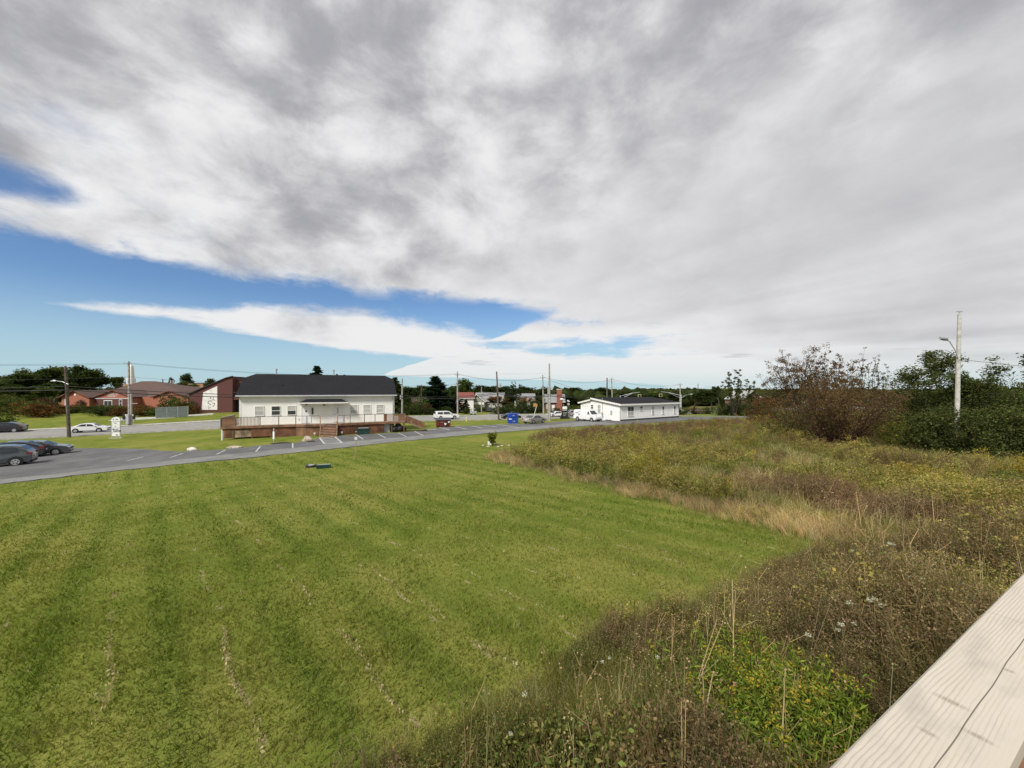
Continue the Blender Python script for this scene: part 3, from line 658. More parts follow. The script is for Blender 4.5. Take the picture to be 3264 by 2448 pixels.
t = thing('utility_box', 'dark green utility box lid lying in the mown lawn', 'lid', at(1032, 1490), .35); part(t, 'box', 'green_box', (-.42,.42,-.3,.3,-.1,.15)); part(t, 'rim', 'galv', (-.40,.40,.0,.29,.15,.18)) ; part(t, 'lid', 'green_box', (-.44,.44,-.32,-.02,.15,.20))
t = thing('round_lid', 'round dark manhole lid with pale centre in the lawn', 'lid', at(991, 1487)); q = MB(); q.disc((0,0,.05), .36, 'z', .12, 20); q.build('ring', 'dark_metal', t); q = MB(); q.disc((.04,-.02,.12), .2, 'z', .03, 18); q.build('lid', 'galv', t)

# ---- the low white building with board siding
LB = Vector((20.5, 73.0, 0)); LB.z = g(20.5, 73)
lphi = math.atan2(11, 15.9); lowb = thing('low_white_building', 'low white boarded building with shallow black roof beside the van', 'building', LB, lphi)
LL, LD, LH, RY, LR2 = 19.3, 10.4, 3.05, 7.3, 4.05
bz0 = -.9
w = MB(); w.prism([(0, bz0), (0, LH), (RY, LR2), (LD, LH+.05), (LD, bz0)], 'x', 0, LL); w.build('wall', 'white_paint', lowb)
nb = 8; bh = (LH-.02-.32)/nb
for i in range(nb):       # each course of siding, lapped over the one below
    z = .32+bh*i; q = MB(); q.prism([(-.03, z-.02), (-.012, z+bh-.02), (.0, z+bh-.02), (.0, z-.02)], 'x', .02, LL-.02); q.build('siding_board', 'board_white', lowb)
for i in range(11):
    z = -.25+bh*i; zt = z+bh-.02
    if zt < LH-.05: ya, yb = .02, LD-.02
    else:
        ya = max(.02, (zt-LH)/(LR2-LH)*RY+.1); yb = LD-max(.02, (zt-LH)/(LR2-LH)*(LD-RY)+.1)
    if yb > ya:
        q = MB(); q.prism([(-.03, z-.02), (-.012, zt), (.0, zt), (.0, z-.02)], 'y', ya, yb); q.build('siding_board', 'board_white', lowb)
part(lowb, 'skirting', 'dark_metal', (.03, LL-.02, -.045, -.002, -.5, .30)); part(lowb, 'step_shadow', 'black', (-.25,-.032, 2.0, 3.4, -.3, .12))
q = MB(); t_ = .22
V = [(-.35,-.4,LH-.02),(LL+.35,-.4,LH-.02),(LL+.35,RY,LR2+.08),(-.35,RY,LR2+.08)]; V += [(a,b,c+t_) for a,b,c in V]
q.add(V, [(0,3,2,1),(4,5,6,7),(0,1,5,4),(1,2,6,5),(2,3,7,6),(3,0,4,7)])
q.build('roof', 'shingle_dark', lowb)
q = MB(); V = [(-.35,RY+.01,LR2-.22),(LL+.35,RY+.01,LR2-.22),(LL+.35,LD+.5,LH+.08),(-.35,LD+.5,LH+.08)]; V += [(a,b,c+.2) for a,b,c in V]
q.add(V, [(0,3,2,1),(4,5,6,7),(0,1,5,4),(1,2,6,5),(2,3,7,6),(3,0,4,7)]); q.build('back_roof', 'shingle_dark', lowb)
part(lowb, 'fascia', 'white_paint', (-.36, LL+.36, -.46, -.41, LH-.12, LH+.215))
q = MB(); q.beam((-.38,-.42,LH+.06),(-.38,RY+.02,LR2+.16),.05,.34); q.build('barge_board', 'white_paint', lowb)
q = MB(); q.beam((-.38,RY+.05,LR2-.14),(-.38,LD+.52,LH+.14),.05,.3); q.build('barge_board', 'white_paint', lowb)
part(lowb, 'corner_board', 'trim_grey', (-.045,.03,-.045,.03,-.3,LH-.1))
def lowu(px): r = (px-CX)/F; c, s_ = math.cos(lphi), math.sin(lphi); return (r*LB.y-LB.x)/(c-r*s_)
for px, z, ww, hh, ml, a, b in ((2010,1.78,1.75,1.75,1,'pane','pane_pale'),(2043.5,2.25,.75,.75,0,'pane','pane_pale'),(2081,1.75,.75,1.5,0,'pane_pale','pane_pale'),(2113,1.72,.6,1.5,0,'pane','pane_pale'),(2150,1.72,.6,1.5,0,'pane','pane_pale')):
    window(lowb, lowu(px), z, ww, hh, -.03, a, b, 'board_white', .07, ml, .06)
def gable_window(y, z, ww, hh, a, b):
    o = bpy.data.objects.new('window', None); COL.objects.link(o); o.parent = lowb; x = -.03
    part(o, 'frame', 'board_white', (x-.06,x,y-ww/2-.08,y-ww/2,z-hh/2-.08,z+hh/2+.08), (x-.06,x,y+ww/2,y+ww/2+.08,z-hh/2-.08,z+hh/2+.08), (x-.06,x,y-ww/2,y+ww/2,z+hh/2,z+hh/2+.08), (x-.06,x,y-ww/2,y+ww/2,z-hh/2-.08,z-hh/2), (x-.05,x,y-ww/2,y+ww/2,z-.04,z+.04))
    part(o, 'pane', a, (x-.03,x,y-ww/2,y+ww/2,z+.04,z+hh/2)); part(o, 'pane', b, (x-.03,x,y-ww/2,y+ww/2,z-hh/2,z-.04))
gable_window(5.2, 2.15, .75, 1.6, 'pane_pale', 'pane_pale'); gable_window(7.1, 2.5, .6, .75, 'pane', 'pane')
dr = part(lowb, 'door', 'board_white', (-.07, 0, 1.55, 2.55, .05, 2.15)); part(dr, 'pane', 'pane_pale', (-.085,-.06,1.8,2.3,1.05,1.95))
q = MB(); q.tube([(-.12, 4.3, .5), (-.12, 4.3, LH+1.3)], .045, 6); q.build('service_mast', 'galv', lowb)
part(lowb, 'meter', 'galv', (-.2, -.03, 4.1, 4.5, 1.1, 1.5)); part(lowb, 'meter', 'galv', (-.16, -.03, 4.05, 4.3, .6, .85))
for y0, y1, z, in ((8.9, 10.0, 2.45),): part(lowb, 'house_number', 'trim_grey', *[(-.036,-.03,y0+i*.22,y0+i*.22+.15,z,z+.2) for i in range(5)])

# ---- dark brick hall with the banner
BBv = P(603, 1313, 94); BB = Vector((BBv.x, BBv.y, g(BBv.x, BBv.y)))
bphi = math.radians(8)
bk = thing('dark_brick_hall', 'dark red brick hall with raked roofline beyond the road', 'building', BB, bphi)
b1 = 9.7
H0, H1, H2 = 4.6, 9.0, 8.3
w = MB(); w.prism([(0,-.8),(b1,-.8),(b1,H1),(8.2,H1-.45),(0,H0)], 'y', 0, 12); w.build('front_wall', 'brick_dark', bk)
w = MB(); w.prism([(b1+.01,-.8),(22,-.8),(22,H2),(b1+.01,H2)], 'y', 1.4, 13); w.build('rear_wall', 'brick_dark', bk)
q = MB(); q.beam((-.3,-.1,H0-.02),(8.2,-.1,H1-.40),.4,.18); q.beam((8.2,-.1,H1-.40),(b1+.1,-.1,H1+.05),.4,.18); q.build('roof_edge', 'dark_metal', bk)
part(bk, 'parapet', 'dark_metal', (b1+.02,22,1.2,1.4,H2-.12,H2+.1))
part(bk, 'entrance_recess', 'black', (b1+.05,14.5,1.36,1.41,-.5,3.2)); part(bk, 'entrance_canopy', 'brick_dark', (b1+.05,14.5,.2,1.36,3.2,3.9)); part(bk, 'cornice', 'dark_metal', (b1+.05,14.5,.1,1.36,4.9,5.1))
ban = thing('banner', 'white cloth banner with hand drawn marks hung on dark brick', 'banner', BB, bphi)
x0, x1 = 2.9, 6.2
pl = [(x0-.1,.75),(x1+.12,.72),(x1+.1,6.6),(x0+.25,5.0)]
q = MB(); q.prism(pl, 'y', -.09, -.03); q.build('cloth', 'cloth', ban)
for zz_ in (4.75, 3.35, 3.05): part(ban, 'seam', 'trim_grey', (x0+.25, x1+.05, -.097, -.085, zz_, zz_+.05))
def strokes(parent, name, m, pts, wdt=.12, y=-.105):
    q = MB()
    for a, b in zip(pts[:-1], pts[1:]): q.beam((a[0], y, a[1]), (b[0], y, b[1]), .02, wdt, (0, 0, 1) if abs(a[0]-b[0]) > abs(a[1]-b[1]) else (1, 0, 0))
    return q.build(name, m, parent)
strokes(ban, 'drawn_mark', 'ink', [(5.1,2.75),(4.75,3.0),(4.3,2.8),(4.25,2.4),(4.6,2.15),(4.95,1.95)]); strokes(ban, 'drawn_mark', 'ink', [(5.2,3.1),(5.45,3.25),(5.75,3.1)], .1)
strokes(ban, 'drawn_mark', 'ink_red', [(5.2,2.35),(5.75,2.4),(5.65,1.9),(5.45,1.5),(5.3,1.75)], .1); strokes(ban, 'drawn_mark', 'ink', [(4.35,1.75),(4.45,1.1),(4.3,1.1),(4.9,1.4)], .07)
strokes(ban, 'drawn_mark', 'ink', [(4.85,3.45),(4.85,4.0)], .16); strokes(ban, 'drawn_mark', 'ink', [(5.3,3.55),(5.6,3.8)], .08); strokes(ban, 'drawn_mark', 'trim_grey', [(4.6,5.5),(5.0,5.6),(5.0,5.3)], .08)

# ---- brick building with brown roofs and lettering
K = P(196, 1298, 104); K = Vector((K.x, K.y, g(K.x, K.y)-.1)); kphi = math.radians(-4)
kb = thing('brick_care_building', 'low orange brick building with brown shingle roofs and lettered gable', 'building', K, kphi)
def gablehouse(t, x0, x1, y0, y1, h, r, wallm, roofm, axis='y', oh=.5, zb=-1.0, trim='white_paint'):
    """gable facing the front (axis y) or gables at the ends (axis x)"""
    w = MB()
    if axis == 'y':
        xm = (x0+x1)/2; w.prism([(x0,zb),(x1,zb),(x1,h),(xm,r),(x0,h)], 'y', y0, y1); w.build('wall', wallm, t)
        sl = (r-h)/(xm-x0)
        for s_, xa in ((-1, x0), (1, x1)):
            q = MB(); a = (xa+s_*oh, h-sl*oh); q.prism([(xm, r+.02), a, (a[0], a[1]+.16), (xm, r+.2)], 'y', y0-oh, y1); q.build('roof', roofm, t)
            q = MB(); q.beam((xm, y0-oh-.03, r+.1), (a[0], y0-oh-.03, a[1]+.08), .05, .22); q.build('barge_board', trim, t)
    else:
        ym = (y0+y1)/2; w.prism([(y0,zb),(y1,zb),(y1,h),(ym,r),(y0,h)], 'x', x0, x1); w.build('wall', wallm, t)
        sl = (r-h)/(ym-y0)
        for s_, ya in ((-1, y0), (1, y1)):
            q = MB(); a = (ya+s_*oh, h-sl*oh); q.prism([(ym, r+.02), a, (a[0], a[1]+.16), (ym, r+.2)], 'x', x0-oh, x1+oh); q.build('roof', roofm, t)
        part(t, 'gutter', trim, (x0-oh, x1+oh, y0-oh-.12, y0-oh, h-sl*oh-.05, h-sl*oh+.12))
gablehouse(kb, 0, 8.2, 0, 14, 2.9, 4.6, 'brick_red', 'shingle_brown', 'y', .55, trim='deck_stain_red')
part(kb, 'wall', 'brick_red', (8.3, 36, 3.5, 26, -1, 2.95))
q = MB(); q.add([(-1.5,7.5,2.9),(37,2.8,2.9),(37,28,2.9),(-1.5,28,2.9),(5.5,16,7.6),(10,16,7.6)], [(0,1,5,4),(1,2,5),(2,3,4,5),(3,0,4),(3,2,1,0)]); q.build('roof', 'shingle_brown', kb)
gablehouse(kb, 8.6, 19.2, 1.2, 9, 2.95, 4.75, 'brick_red', 'shingle_brown', 'y', .4, trim='deck_stain_red')
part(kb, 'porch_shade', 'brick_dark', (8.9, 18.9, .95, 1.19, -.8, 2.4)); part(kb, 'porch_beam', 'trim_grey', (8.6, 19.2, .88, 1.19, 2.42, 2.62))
gablehouse(kb, 25, 35, 1.5, 9, 2.9, 4.5, 'brick_red', 'shingle_brown', 'y', .4, trim='deck_stain_red')
def letters(t, y, x0, z, n, h, m, seed):
    r = random.Random(seed); x = x0
    q = MB()
    for i in range(n):
        if r.random() < .12: x += h*.7; continue
        wd = h*r.uniform(.5, .75); q.box(x, x+h*.14, y-.03, y, z, z+h)
        if r.random() < .7: q.box(x+wd-h*.14, x+wd, y-.03, y, z, z+h)
        q.box(x+h*.14, x+wd-h*.14, y-.03, y, *(r.choice([(z+h*.42, z+h*.58), (z+h*.86, z+h), (z, z+h*.14)])))
        x += wd+h*.16
    return q.build('lettering', m, t)
letters(kb, 1.19, 11.3, 3.5, 17, .30, 'sign_white', 1); letters(kb, 1.19, 12.1, 3.02, 12, .30, 'sign_white', 2)
q = MB(); q.disc((4.1,-.05,3.6), .32, 'y', .1, 8); q.build('gable_vent', 'white_paint', kb)
part(kb, 'string_course', 'tan_panel', (4.2, 8.1, -.04, 0, 1.75, 1.9))
window(kb, 1.3, 1.4, .45, 1.9, 0, 'white_paint', 'white_paint', 'white_paint'); window(kb, 12.5, 1.15, 2.2, 1.6, .93, 'pane', 'pane', 'white_paint', .12, 1, split=.97); window(kb, 16.2, 1.3, .7, 1.7, .93, 'pane', 'pane', 'white_paint', .1); window(kb, 30, 1.3, 1.6, 1.2, 1.5, 'pane', 'pane', 'white_paint', .1)

st = thing('church_steeple', 'slim white church steeple rising behind the brown roofs', 'steeple', onground(418, 150))
q = MB(); q.box(-1.5,1.5,-1.5,1.5,-.5,8.8); q.build('base_tower', 'tan_panel', st); q = MB(); q.box(-.95,.95,-.95,.95,8.8,11.0); q.build('belfry', 'white_paint', st)
q = MB(); q.add([(-.72,-.72,11),(.72,-.72,11),(.72,.72,11),(-.72,.72,11),(-.52,-.52,15.6),(.52,-.52,15.6),(.52,.52,15.6),(-.52,.52,15.6),(0,0,16.7)],[(0,1,5,4),(1,2,6,5),(2,3,7,6),(3,0,4,7),(4,5,8),(5,6,8),(6,7,8),(7,4,8),(3,2,1,0)]); q.build('spire', 'white_paint', st)
part(st, 'louvre', 'trim_grey', (-.5,.5,-.98,-.951,9.2,10.5))

bg_ = thing('tan_block_building', 'flat roofed tan block building behind the trees', 'building', onground(500, 170), math.radians(6))
part(bg_, 'wing', 'tan_panel', (-1,9,2,14,-1,8.6)); part(bg_, 'hall_block', 'tan_panel', (9.02,19,0,14,-1,9.9)); part(bg_, 'parapet_cap', 'dark_metal', (8.9,19.1,-.1,.0,9.8,10.05)); part(bg_, 'end_wall', 'brick_dark', (19.02,30,1,14,-1,9.6)); part(bg_, 'vent', 'trim_grey', (13.4,14.6,-.1,-.0,8.0,8.5))
for x in (1.2, 2.3): part(bg_, 'roof_stack', 'galv', (x-.2,x+.2,6,6.4,8.6,11.5))
fn = thing('slat_fence', 'grey chain link fence with privacy slats on the bank', 'fence', onground(497, 84), math.radians(24))
fx = [0, 1.9, 3.8, 5.6]
for i in range(4):
    p_ = Matrix.Rotation(math.radians(24), 3, 'Z') @ Vector((fx[i], 0, 0)); z_ = g(fn.location.x+p_.x, fn.location.y+p_.y)-fn.location.z
    q = MB(); q.tube([(fx[i],0,z_-.3),(fx[i],0,z_+2.45)], .05, 6); q.build('post', 'galv', fn)
    if i:
        q = MB(); q.add([(fx[i-1]+.05,-.01,zl+.05),(fx[i]-.05,-.01,z_+.05),(fx[i]-.05,-.01,z_+2.3),(fx[i-1]+.05,-.01,zl+2.3),(fx[i-1]+.05,.01,zl+.05),(fx[i]-.05,.01,z_+.05),(fx[i]-.05,.01,z_+2.3),(fx[i-1]+.05,.01,zl+2.3)],[(0,1,2,3),(7,6,5,4),(0,4,5,1),(2,6,7,3),(0,3,7,4),(1,5,6,2)]); q.build('mesh_panel', 'screen_green', fn)
        q = MB(); q.beam((fx[i-1],0,zl+2.36),(fx[i],0,z_+2.36),.05); q.build('top_rail', 'galv', fn)
    zl = z_

# ---- houses beyond the road
def house(px, Y, ang, label, L, D, h, r, wm, rm, ax, group=None):
    t = thing('house', label, 'house', onground(px, Y), math.radians(ang)); gablehouse(t, 0, L, 0, D, h, r, wm, rm, ax, .45, trim='white_paint'); return t
h1 = house(1461, 132, 10, 'white house with red roof and balcony between dark trees', 5.2, 9, 4.6, 6.3, 'siding_white', 'shingle_red', 'x')
part(h1, 'balcony', 'tan_panel', (.3,2.4,-1.3,-.02,1.6,2.9)); part(h1, 'balcony_post', 'white_paint', (2.3,2.42,-1.25,-1.13,-.6,4.3)); window(h1, 1.2, 3.6, 1.2, 1.0, -.01, 'pane', 'pane')
h2 = house(1512, 138, -8, 'grey roofed bungalow with olive gable behind shrubs', 10, 8, 3.6, 6.2, mat('wall_olive', (.26, .26, .2), .8), 'shingle_grey', 'x')
gablehouse(h2, -1.4, 4.2, -2.2, .0, 3.4, 5.6, 'wall_olive', 'shingle_grey', 'y', .5); part(h2, 'porch_band', 'white_paint', (-1.0,4.0,-2.4,-2.22,2.2,3.0))
for x in (5.4, 7.0, 8.6): window(h2, x, 1.8, .8, 1.5, 0, 'pane', 'pane_pale')
h3 = house(1738, 128, -6, 'house with brick chimney stack and grey roof behind the black sign', 6.2, 8, 3.4, 5.6, mat('wall_brown', (.21, .12, .09), .85), 'shingle_grey', 'x')
part(h3, 'chimney', 'brick_chimney', (3.8,5.5,-.75,-.02,-1,7.2)); part(h3, 'chimney_cap', 'concrete', (3.7,5.6,-.85,.05,7.22,7.55)); window(h3, 1.0, 1.8, 1.1, 1.5, 0, 'pane_pale', 'pane_pale'); part(h3, 'door', 'white_paint', (2.2,3.1,-.06,0,.1,2.2))
h4 = house(1645, 140, 4, 'pale house mostly hidden behind the orange tree', 7, 8, 3.6, 5.8, 'siding_white', 'shingle_grey', 'x')
for x in (1.4, 3.6, 5.6): window(h4, x, 1.9, 1.0, 1.3, 0, 'pane', 'pane')
h5 = house(2368, 150, 14, 'pale roofed house half hidden by shrubs beyond the driveway', 9, 9, 3.6, 6.8, 'wall_brown', mat('roof_pale', (.36, .36, .35), .7), 'y')
h6 = house(2462, 160, 10, 'long white house seen through the brown bush', 18, 8, 3.4, 5.0, 'siding_white', 'shingle_brown', 'x')
h7 = house(1318, 118, 18, 'white house low behind the shrubs near the pale pole', 9, 7, 2.6, 4.4, 'siding_white', 'shingle_brown', 'x')

# ================================================================== vehicles
def wheel(parent, x, y, r, side):
    t = MB(); t.tube([(x, y-side*.19, r), (x, y-side*.03, r), (x, y, r)], [r, r, r*.93], 20)
    o = t.build('wheel', 'rubber', parent)
    q = MB(); yf = y+side*.012; q.disc((x, yf, r), r*.66, 'y', .03, 18); rim = q.build('rim', 'rim', o)
    q = MB()
    for i in range(5):
        a = 2*PI*i/5+.3; q.disc((x+math.cos(a)*r*.40, yf+side*.010, r+math.sin(a)*r*.40), r*.13, 'y', .02, 7)
    q.build('rim_gap', 'dark_metal', rim)
    return o
CARS = {
 'sedan': dict(L=4.55, W=1.80, prof=[(0,.42),(.0,.78),(.10,.98),(.55,1.03),(1.35,1.40),(1.75,1.46),(2.35,1.455),(2.75,1.38),(3.45,1.00),(4.2,.86),(4.48,.70),(4.55,.50),(4.45,.26),(.15,.26)],
    side=[[(.95,1.03),(1.5,1.34),(2.02,1.37),(2.02,1.00)],[(2.10,1.00),(2.10,1.37),(2.62,1.32),(3.12,1.03),(3.05,.99)]], ws=((2.78,1.365),(3.42,1.02)), rw=((1.32,1.375),(.62,1.06)), wb=(.85,3.55), r=.325, belt=.95),
 'suv': dict(L=4.62, W=1.86, prof=[(.02,.45),(.0,.85),(.10,1.08),(.30,1.28),(.62,1.60),(1.2,1.69),(2.3,1.70),(2.75,1.62),(3.45,1.16),(4.25,1.04),(4.55,.86),(4.62,.55),(4.5,.30),(.15,.30)],
    side=[[(.72,1.22),(.88,1.50),(1.75,1.55),(1.75,1.16)],[(1.83,1.16),(1.83,1.55),(2.55,1.52),(3.12,1.20),(3.05,1.15)]], ws=((2.78,1.60),(3.42,1.18)), rw=((.585,1.56),(.31,1.28)), wb=(.86,3.55), r=.36, belt=1.1),
 'coupe_suv': dict(L=4.62, W=1.84, prof=[(.02,.45),(.0,.85),(.12,1.05),(.35,1.22),(1.1,1.56),(1.7,1.64),(2.4,1.63),(2.8,1.54),(3.5,1.08),(4.25,.96),(4.55,.80),(4.62,.52),(4.5,.30),(.15,.30)],
    side=[[(.98,1.16),(1.3,1.46),(1.85,1.50),(1.85,1.10)],[(1.92,1.10),(1.92,1.50),(2.6,1.46),(3.2,1.13),(3.1,1.08)]], ws=((2.83,1.52),(3.47,1.10)), rw=((1.06,1.535),(.38,1.23)), wb=(.86,3.6), r=.35, belt=1.1),
 'wagon_suv': dict(L=5.65, W=2.02, prof=[(.02,.5),(.0,1.0),(.06,1.25),(.28,1.82),(.6,1.92),(3.0,1.92),(3.35,1.84),(4.05,1.28),(5.2,1.16),(5.55,1.0),(5.65,.6),(5.5,.36),(.15,.36)],
    side=[[(.5,1.32),(.62,1.72),(1.75,1.76),(1.75,1.30)],[(1.95,1.30),(1.95,1.76),(3.15,1.74),(3.72,1.33),(3.65,1.29)]], ws=((3.38,1.81),(4.02,1.30)), rw=((.255,1.77),(.08,1.33)), wb=(1.2,4.5), r=.40, belt=1.25),
 'van': dict(L=5.65, W=2.02, prof=[(.0,.45),(.0,1.9),(.10,2.06),(.4,2.12),(3.55,2.12),(3.85,2.02),(4.55,1.32),(5.35,1.16),(5.58,.98),(5.65,.6),(5.55,.38),(.1,.38)],
    side=[[(3.62,1.32),(3.62,1.86),(3.88,1.86),(4.25,1.42),(4.2,1.32)]], ws=((3.88,1.98),(4.52,1.34)), rw=None, wb=(1.15,4.65), r=.37, belt=1.3),
}
def vehicle(name, kind, paint, label, loc, heading, group=None):
    """local +x is the front; heading is the direction it points on the ground"""
    c = CARS[kind]; L, Wd = c['L'], c['W']; hwid = Wd/2
    t = thing(name, label, 'van' if kind == 'van' else 'car', loc, math.atan2(heading[1], heading[0]), group)
    top = max(z for _, z in c['prof']); belt = c['belt']
    def yat(z): return hwid*(1-.20*max(0, (z-belt)/(top-belt+1e-6))**1.2)*(1-.05*max(0, (.5-z)/.3))
    X0 = -L/2; cx, czz = L/2, .75
    q = MB(); pr = c['prof']; n = len(pr); rings = []
    for yy, kk in ((-1, .965), (-.955, .99), (-.85, 1), (.85, 1), (.955, .99), (1, .965)):
        rings.append([(X0+cx+(x-cx)*(kk+.3*(1-kk)), yy*yat(z)*(1.0), czz+(z-czz)*kk) for x, z in pr])
    V = [p for r_ in rings for p in r_]
    Fs = [(i*n+j, i*n+(j+1) % n, (i+1)*n+(j+1) % n, (i+1)*n+j) for i in range(5) for j in range(n)]
    Fs += [tuple(range(n-1, -1, -1)), tuple(5*n+j for j in range(n))]
    body = q.add(V, Fs).build('body', paint, t)
    for side in (-1, 1):
        for poly in c['side']:
            m_ = MB(); pts = [(X0+x, side*(yat(z)*1.0+.006), z) for x, z in poly]; pin = [(a, b-side*.02, d_) for a, b, d_ in pts]; k_ = len(pts)
            m_.add(pts+pin, [tuple(range(k_)), tuple(range(2*k_-1, k_-1, -1))]+[(i, (i+1) % k_, k_+(i+1) % k_, k_+i) for i in range(k_)]); m_.build('side_window', 'car_glass', t)
        for wx in c['wb']:
            a = MB(); a.tube([(X0+wx, side*(hwid-.12), c['r']+.03), (X0+wx, side*(hwid-.004), c['r']+.03)], c['r']*1.17, 20); a.build('wheel_arch', 'black', t)
            wheel(t, X0+wx, side*(hwid+.012), c['r'], side)
        fx, fz = pr[[i for i, p in enumerate(pr) if p[0] == max(p_[0] for p_ in pr)][0]]
        part(t, 'headlight', 'lamp_glass', (X0+L-.42, X0+L-.09, side*(hwid*.80)-.10, side*(hwid*.80)+.12, belt-.30, belt-.16))
        part(t, 'tail_light', 'red_light', (X0-.01, X0+.30, side*(hwid*.86)-.09, side*(hwid*.86)+.12, belt-.20, belt-.02))
        mx = X0+c['side'][-1][-1][0]
        part(t, 'mirror', paint, (mx-.10, mx+.08, side*(hwid+.02)-.10, side*(hwid+.02)+.12, belt+.06, belt+.20))
        part(t, 'sill', 'black', (X0+c['wb'][0]+c['r']*1.2, X0+c['wb'][1]-c['r']*1.2, side*(hwid-.03)-.02, side*(hwid-.03)+.025, .24, .34))
    def screen(nm, a, b, wk):
        (x0, z0), (x1, z1) = a, b; nx, nz = -(z1-z0), (x1-x0); l = math.hypot(nx, nz); nx, nz = nx/l, nz/l
        if nz < 0: nx, nz = -nx, -nz
        m_ = MB(); V = []
        for e in (.025, -.02):
            for x, z, y in ((x0,z0,-1),(x0,z0,1),(x1,z1,1),(x1,z1,-1)): V.append((X0+x+nx*e, y*yat(z)*wk, z+nz*e))
        m_.add(V, [(0,1,2,3),(7,6,5,4),(0,4,5,1),(1,5,6,2),(2,6,7,3),(3,7,4,0)]); m_.build(nm, 'car_glass', t)
    screen('windscreen', *c['ws'], .80)
    if c['rw']: screen('rear_window', *c['rw'], .78)
    part(t, 'number_plate', 'plate', (X0-.012, X0+.02, -.24, .24, .68, .82)); part(t, 'grille', 'black', (X0+L-.12, X0+L-.012, -.5, .5, .55, .70))
    part(t, 'rear_bumper', 'black', (X0+.02, X0+.3, -hwid*.8, hwid*.8, .25, .42)); part(t, 'front_bumper', 'black', (X0+L-.3, X0+L-.06, -hwid*.8, hwid*.8, .27, .42))
    return t
def carloc(px, py, ahead, heading, lift=.05):
    """pixel of one wheel's contact; 'ahead' = metres from that wheel forward to the car's middle"""
    v = G(px, py); h = Vector((heading[0], heading[1], 0)).normalized(); side = Vector((-h.y, h.x, 0))
    if side.dot(Vector((v.x, v.y, 0))) < 0: side = -side      # away from the viewer
    p = Vector((v.x, v.y, 0))+h*ahead+side*.85; p.z = g(p.x, p.y)+lift; return p
LOTH = (.77, .64); ROADH = (.875, .485)
neg = lambda h: (-h[0], -h[1])
vehicle('parked_suv', 'suv', 'paint_grey', 'dark grey SUV parked with its tail to the lawn', carloc(50, 1485.5, 1.45, neg(LOTH)), neg(LOTH))
vehicle('parked_sedan', 'sedan', 'paint_slate', 'slate grey sedan parked nose out beside the grass bank', carloc(177, 1450.5, -1.28, LOTH), LOTH)
vehicle('parked_hatchback', 'coupe_suv', 'paint_dark', 'dark hatchback squeezed between grey SUV and slate sedan', carloc(96, 1461, 1.45, neg(LOTH)), neg(LOTH))
vehicle('moving_suv', 'coupe_suv', 'paint_black', 'black sloping back SUV driving on the main road', carloc(46, 1379, 1.45, neg(ROADH)), neg(ROADH))
vehicle('moving_sedan', 'sedan', 'paint_white', 'white sedan driving past the brown utility pole', carloc(240.5, 1381.5, 1.42, ROADH), ROADH)
vehicle('moving_large_suv', 'wagon_suv', 'paint_white', 'long white SUV driving behind the red dumpster', carloc(1404, 1338, 1.62, (.9,.43)), (.9, .43))
vehicle('parked_silver_sedan', 'sedan', 'paint_silver', 'silver sedan parked beside the blue donation box', carloc(1700, 1352, 1.42, (.66,.75)), (.66, .75))
van = vehicle('cargo_van', 'van', 'paint_white', 'white cargo van with lettering parked beside low white building', carloc(1842, 1342, 1.7, (.60,-.80)), (.60, -.80))
for z, n, x0, hh in ((1.78,4,-1.5,.16),(1.52,11,-2.3,.09),(1.22,5,-1.5,.13),(1.0,4,-1.4,.07),(1.05,6,.6,.07)):
    letters(van, -.96, x0, z, n, hh, 'ink', int(z*100))
vehicle('moving_black_sedan', 'sedan', 'paint_black', 'black sedan on the road behind the blue donation box', carloc(1650, 1337, -1.3, (.92,.39)), (.92, .39))
vehicle('moving_white_sedan', 'sedan', 'paint_white', 'white sedan on the road behind the pale double pole', carloc(1763, 1330, -1.3, (-.92,-.39)), (-.92, -.39))
vehicle('moving_silver_suv', 'suv', 'paint_silver', 'silver SUV on the road between black sign and white van', carloc(1812, 1328, -1.3, (-.92,-.39)), (-.92, -.39))
vehicle('driveway_sedan', 'sedan', 'paint_slate', 'slate sedan parked in the driveway of the grey bungalow', carloc(1550, 1313.5, 1.4, (.9,-.43)), (.9, -.43))

# ================================================================== street furniture
dm = thing('dumpster', 'dark red waste dumpster with a white heart in a dark disc', 'dumpster', at(1412, 1361.5), math.radians(18))
q = MB(); q.add([(-1.0,-.6,0),(1.0,-.6,0),(1.0,.6,0),(-1.0,.6,0),(-1.05,-.75,1.05),(1.05,-.75,1.05),(1.05,.75,1.3),(-1.05,.75,1.3)],[(3,2,1,0),(4,5,6,7),(0,1,5,4),(1,2,6,5),(2,3,7,6),(3,0,4,7)]); q.build('body', 'dumpster_red', dm)
q = MB(); q.add([(-1.1,-.82,1.08),(1.1,-.82,1.08),(1.1,.8,1.34),(-1.1,.8,1.34),(-1.1,-.82,1.15),(1.1,-.82,1.15),(1.1,.8,1.41),(-1.1,.8,1.41)],[(3,2,1,0),(4,5,6,7),(0,1,5,4),(1,2,6,5),(2,3,7,6),(3,0,4,7)]); q.build('lid', 'dark_metal', dm)
q = MB(); q.disc((.25,-.73,.55), .27, 'y', .06, 20); q.build('badge', 'ink', dm)
q = MB(); q.prism([(.25,.33),(.43,.55),(.40,.68),(.32,.70),(.25,.62),(.18,.70),(.10,.68),(.07,.55)], 'y', -.785, -.75); q.build('heart', 'sign_white', dm)
part(dm, 'sticker', 'sign_white', (.68,.9,-.79,-.70,.72,.95)); part(dm, 'sticker', 'tan_panel', (-.45,-.05,-.77,-.68,.78,.88)); part(dm, 'side_rail', 'dumpster_red', (-1.06,-.98,-.78,-.55,.3,.45),(.98,1.06,-.78,-.55,.3,.45)); part(dm, 'rib', 'dark_metal', (-.75,-.68,-.74,-.60,.1,.95),(.62,.66,-.74,-.60,.1,.65))
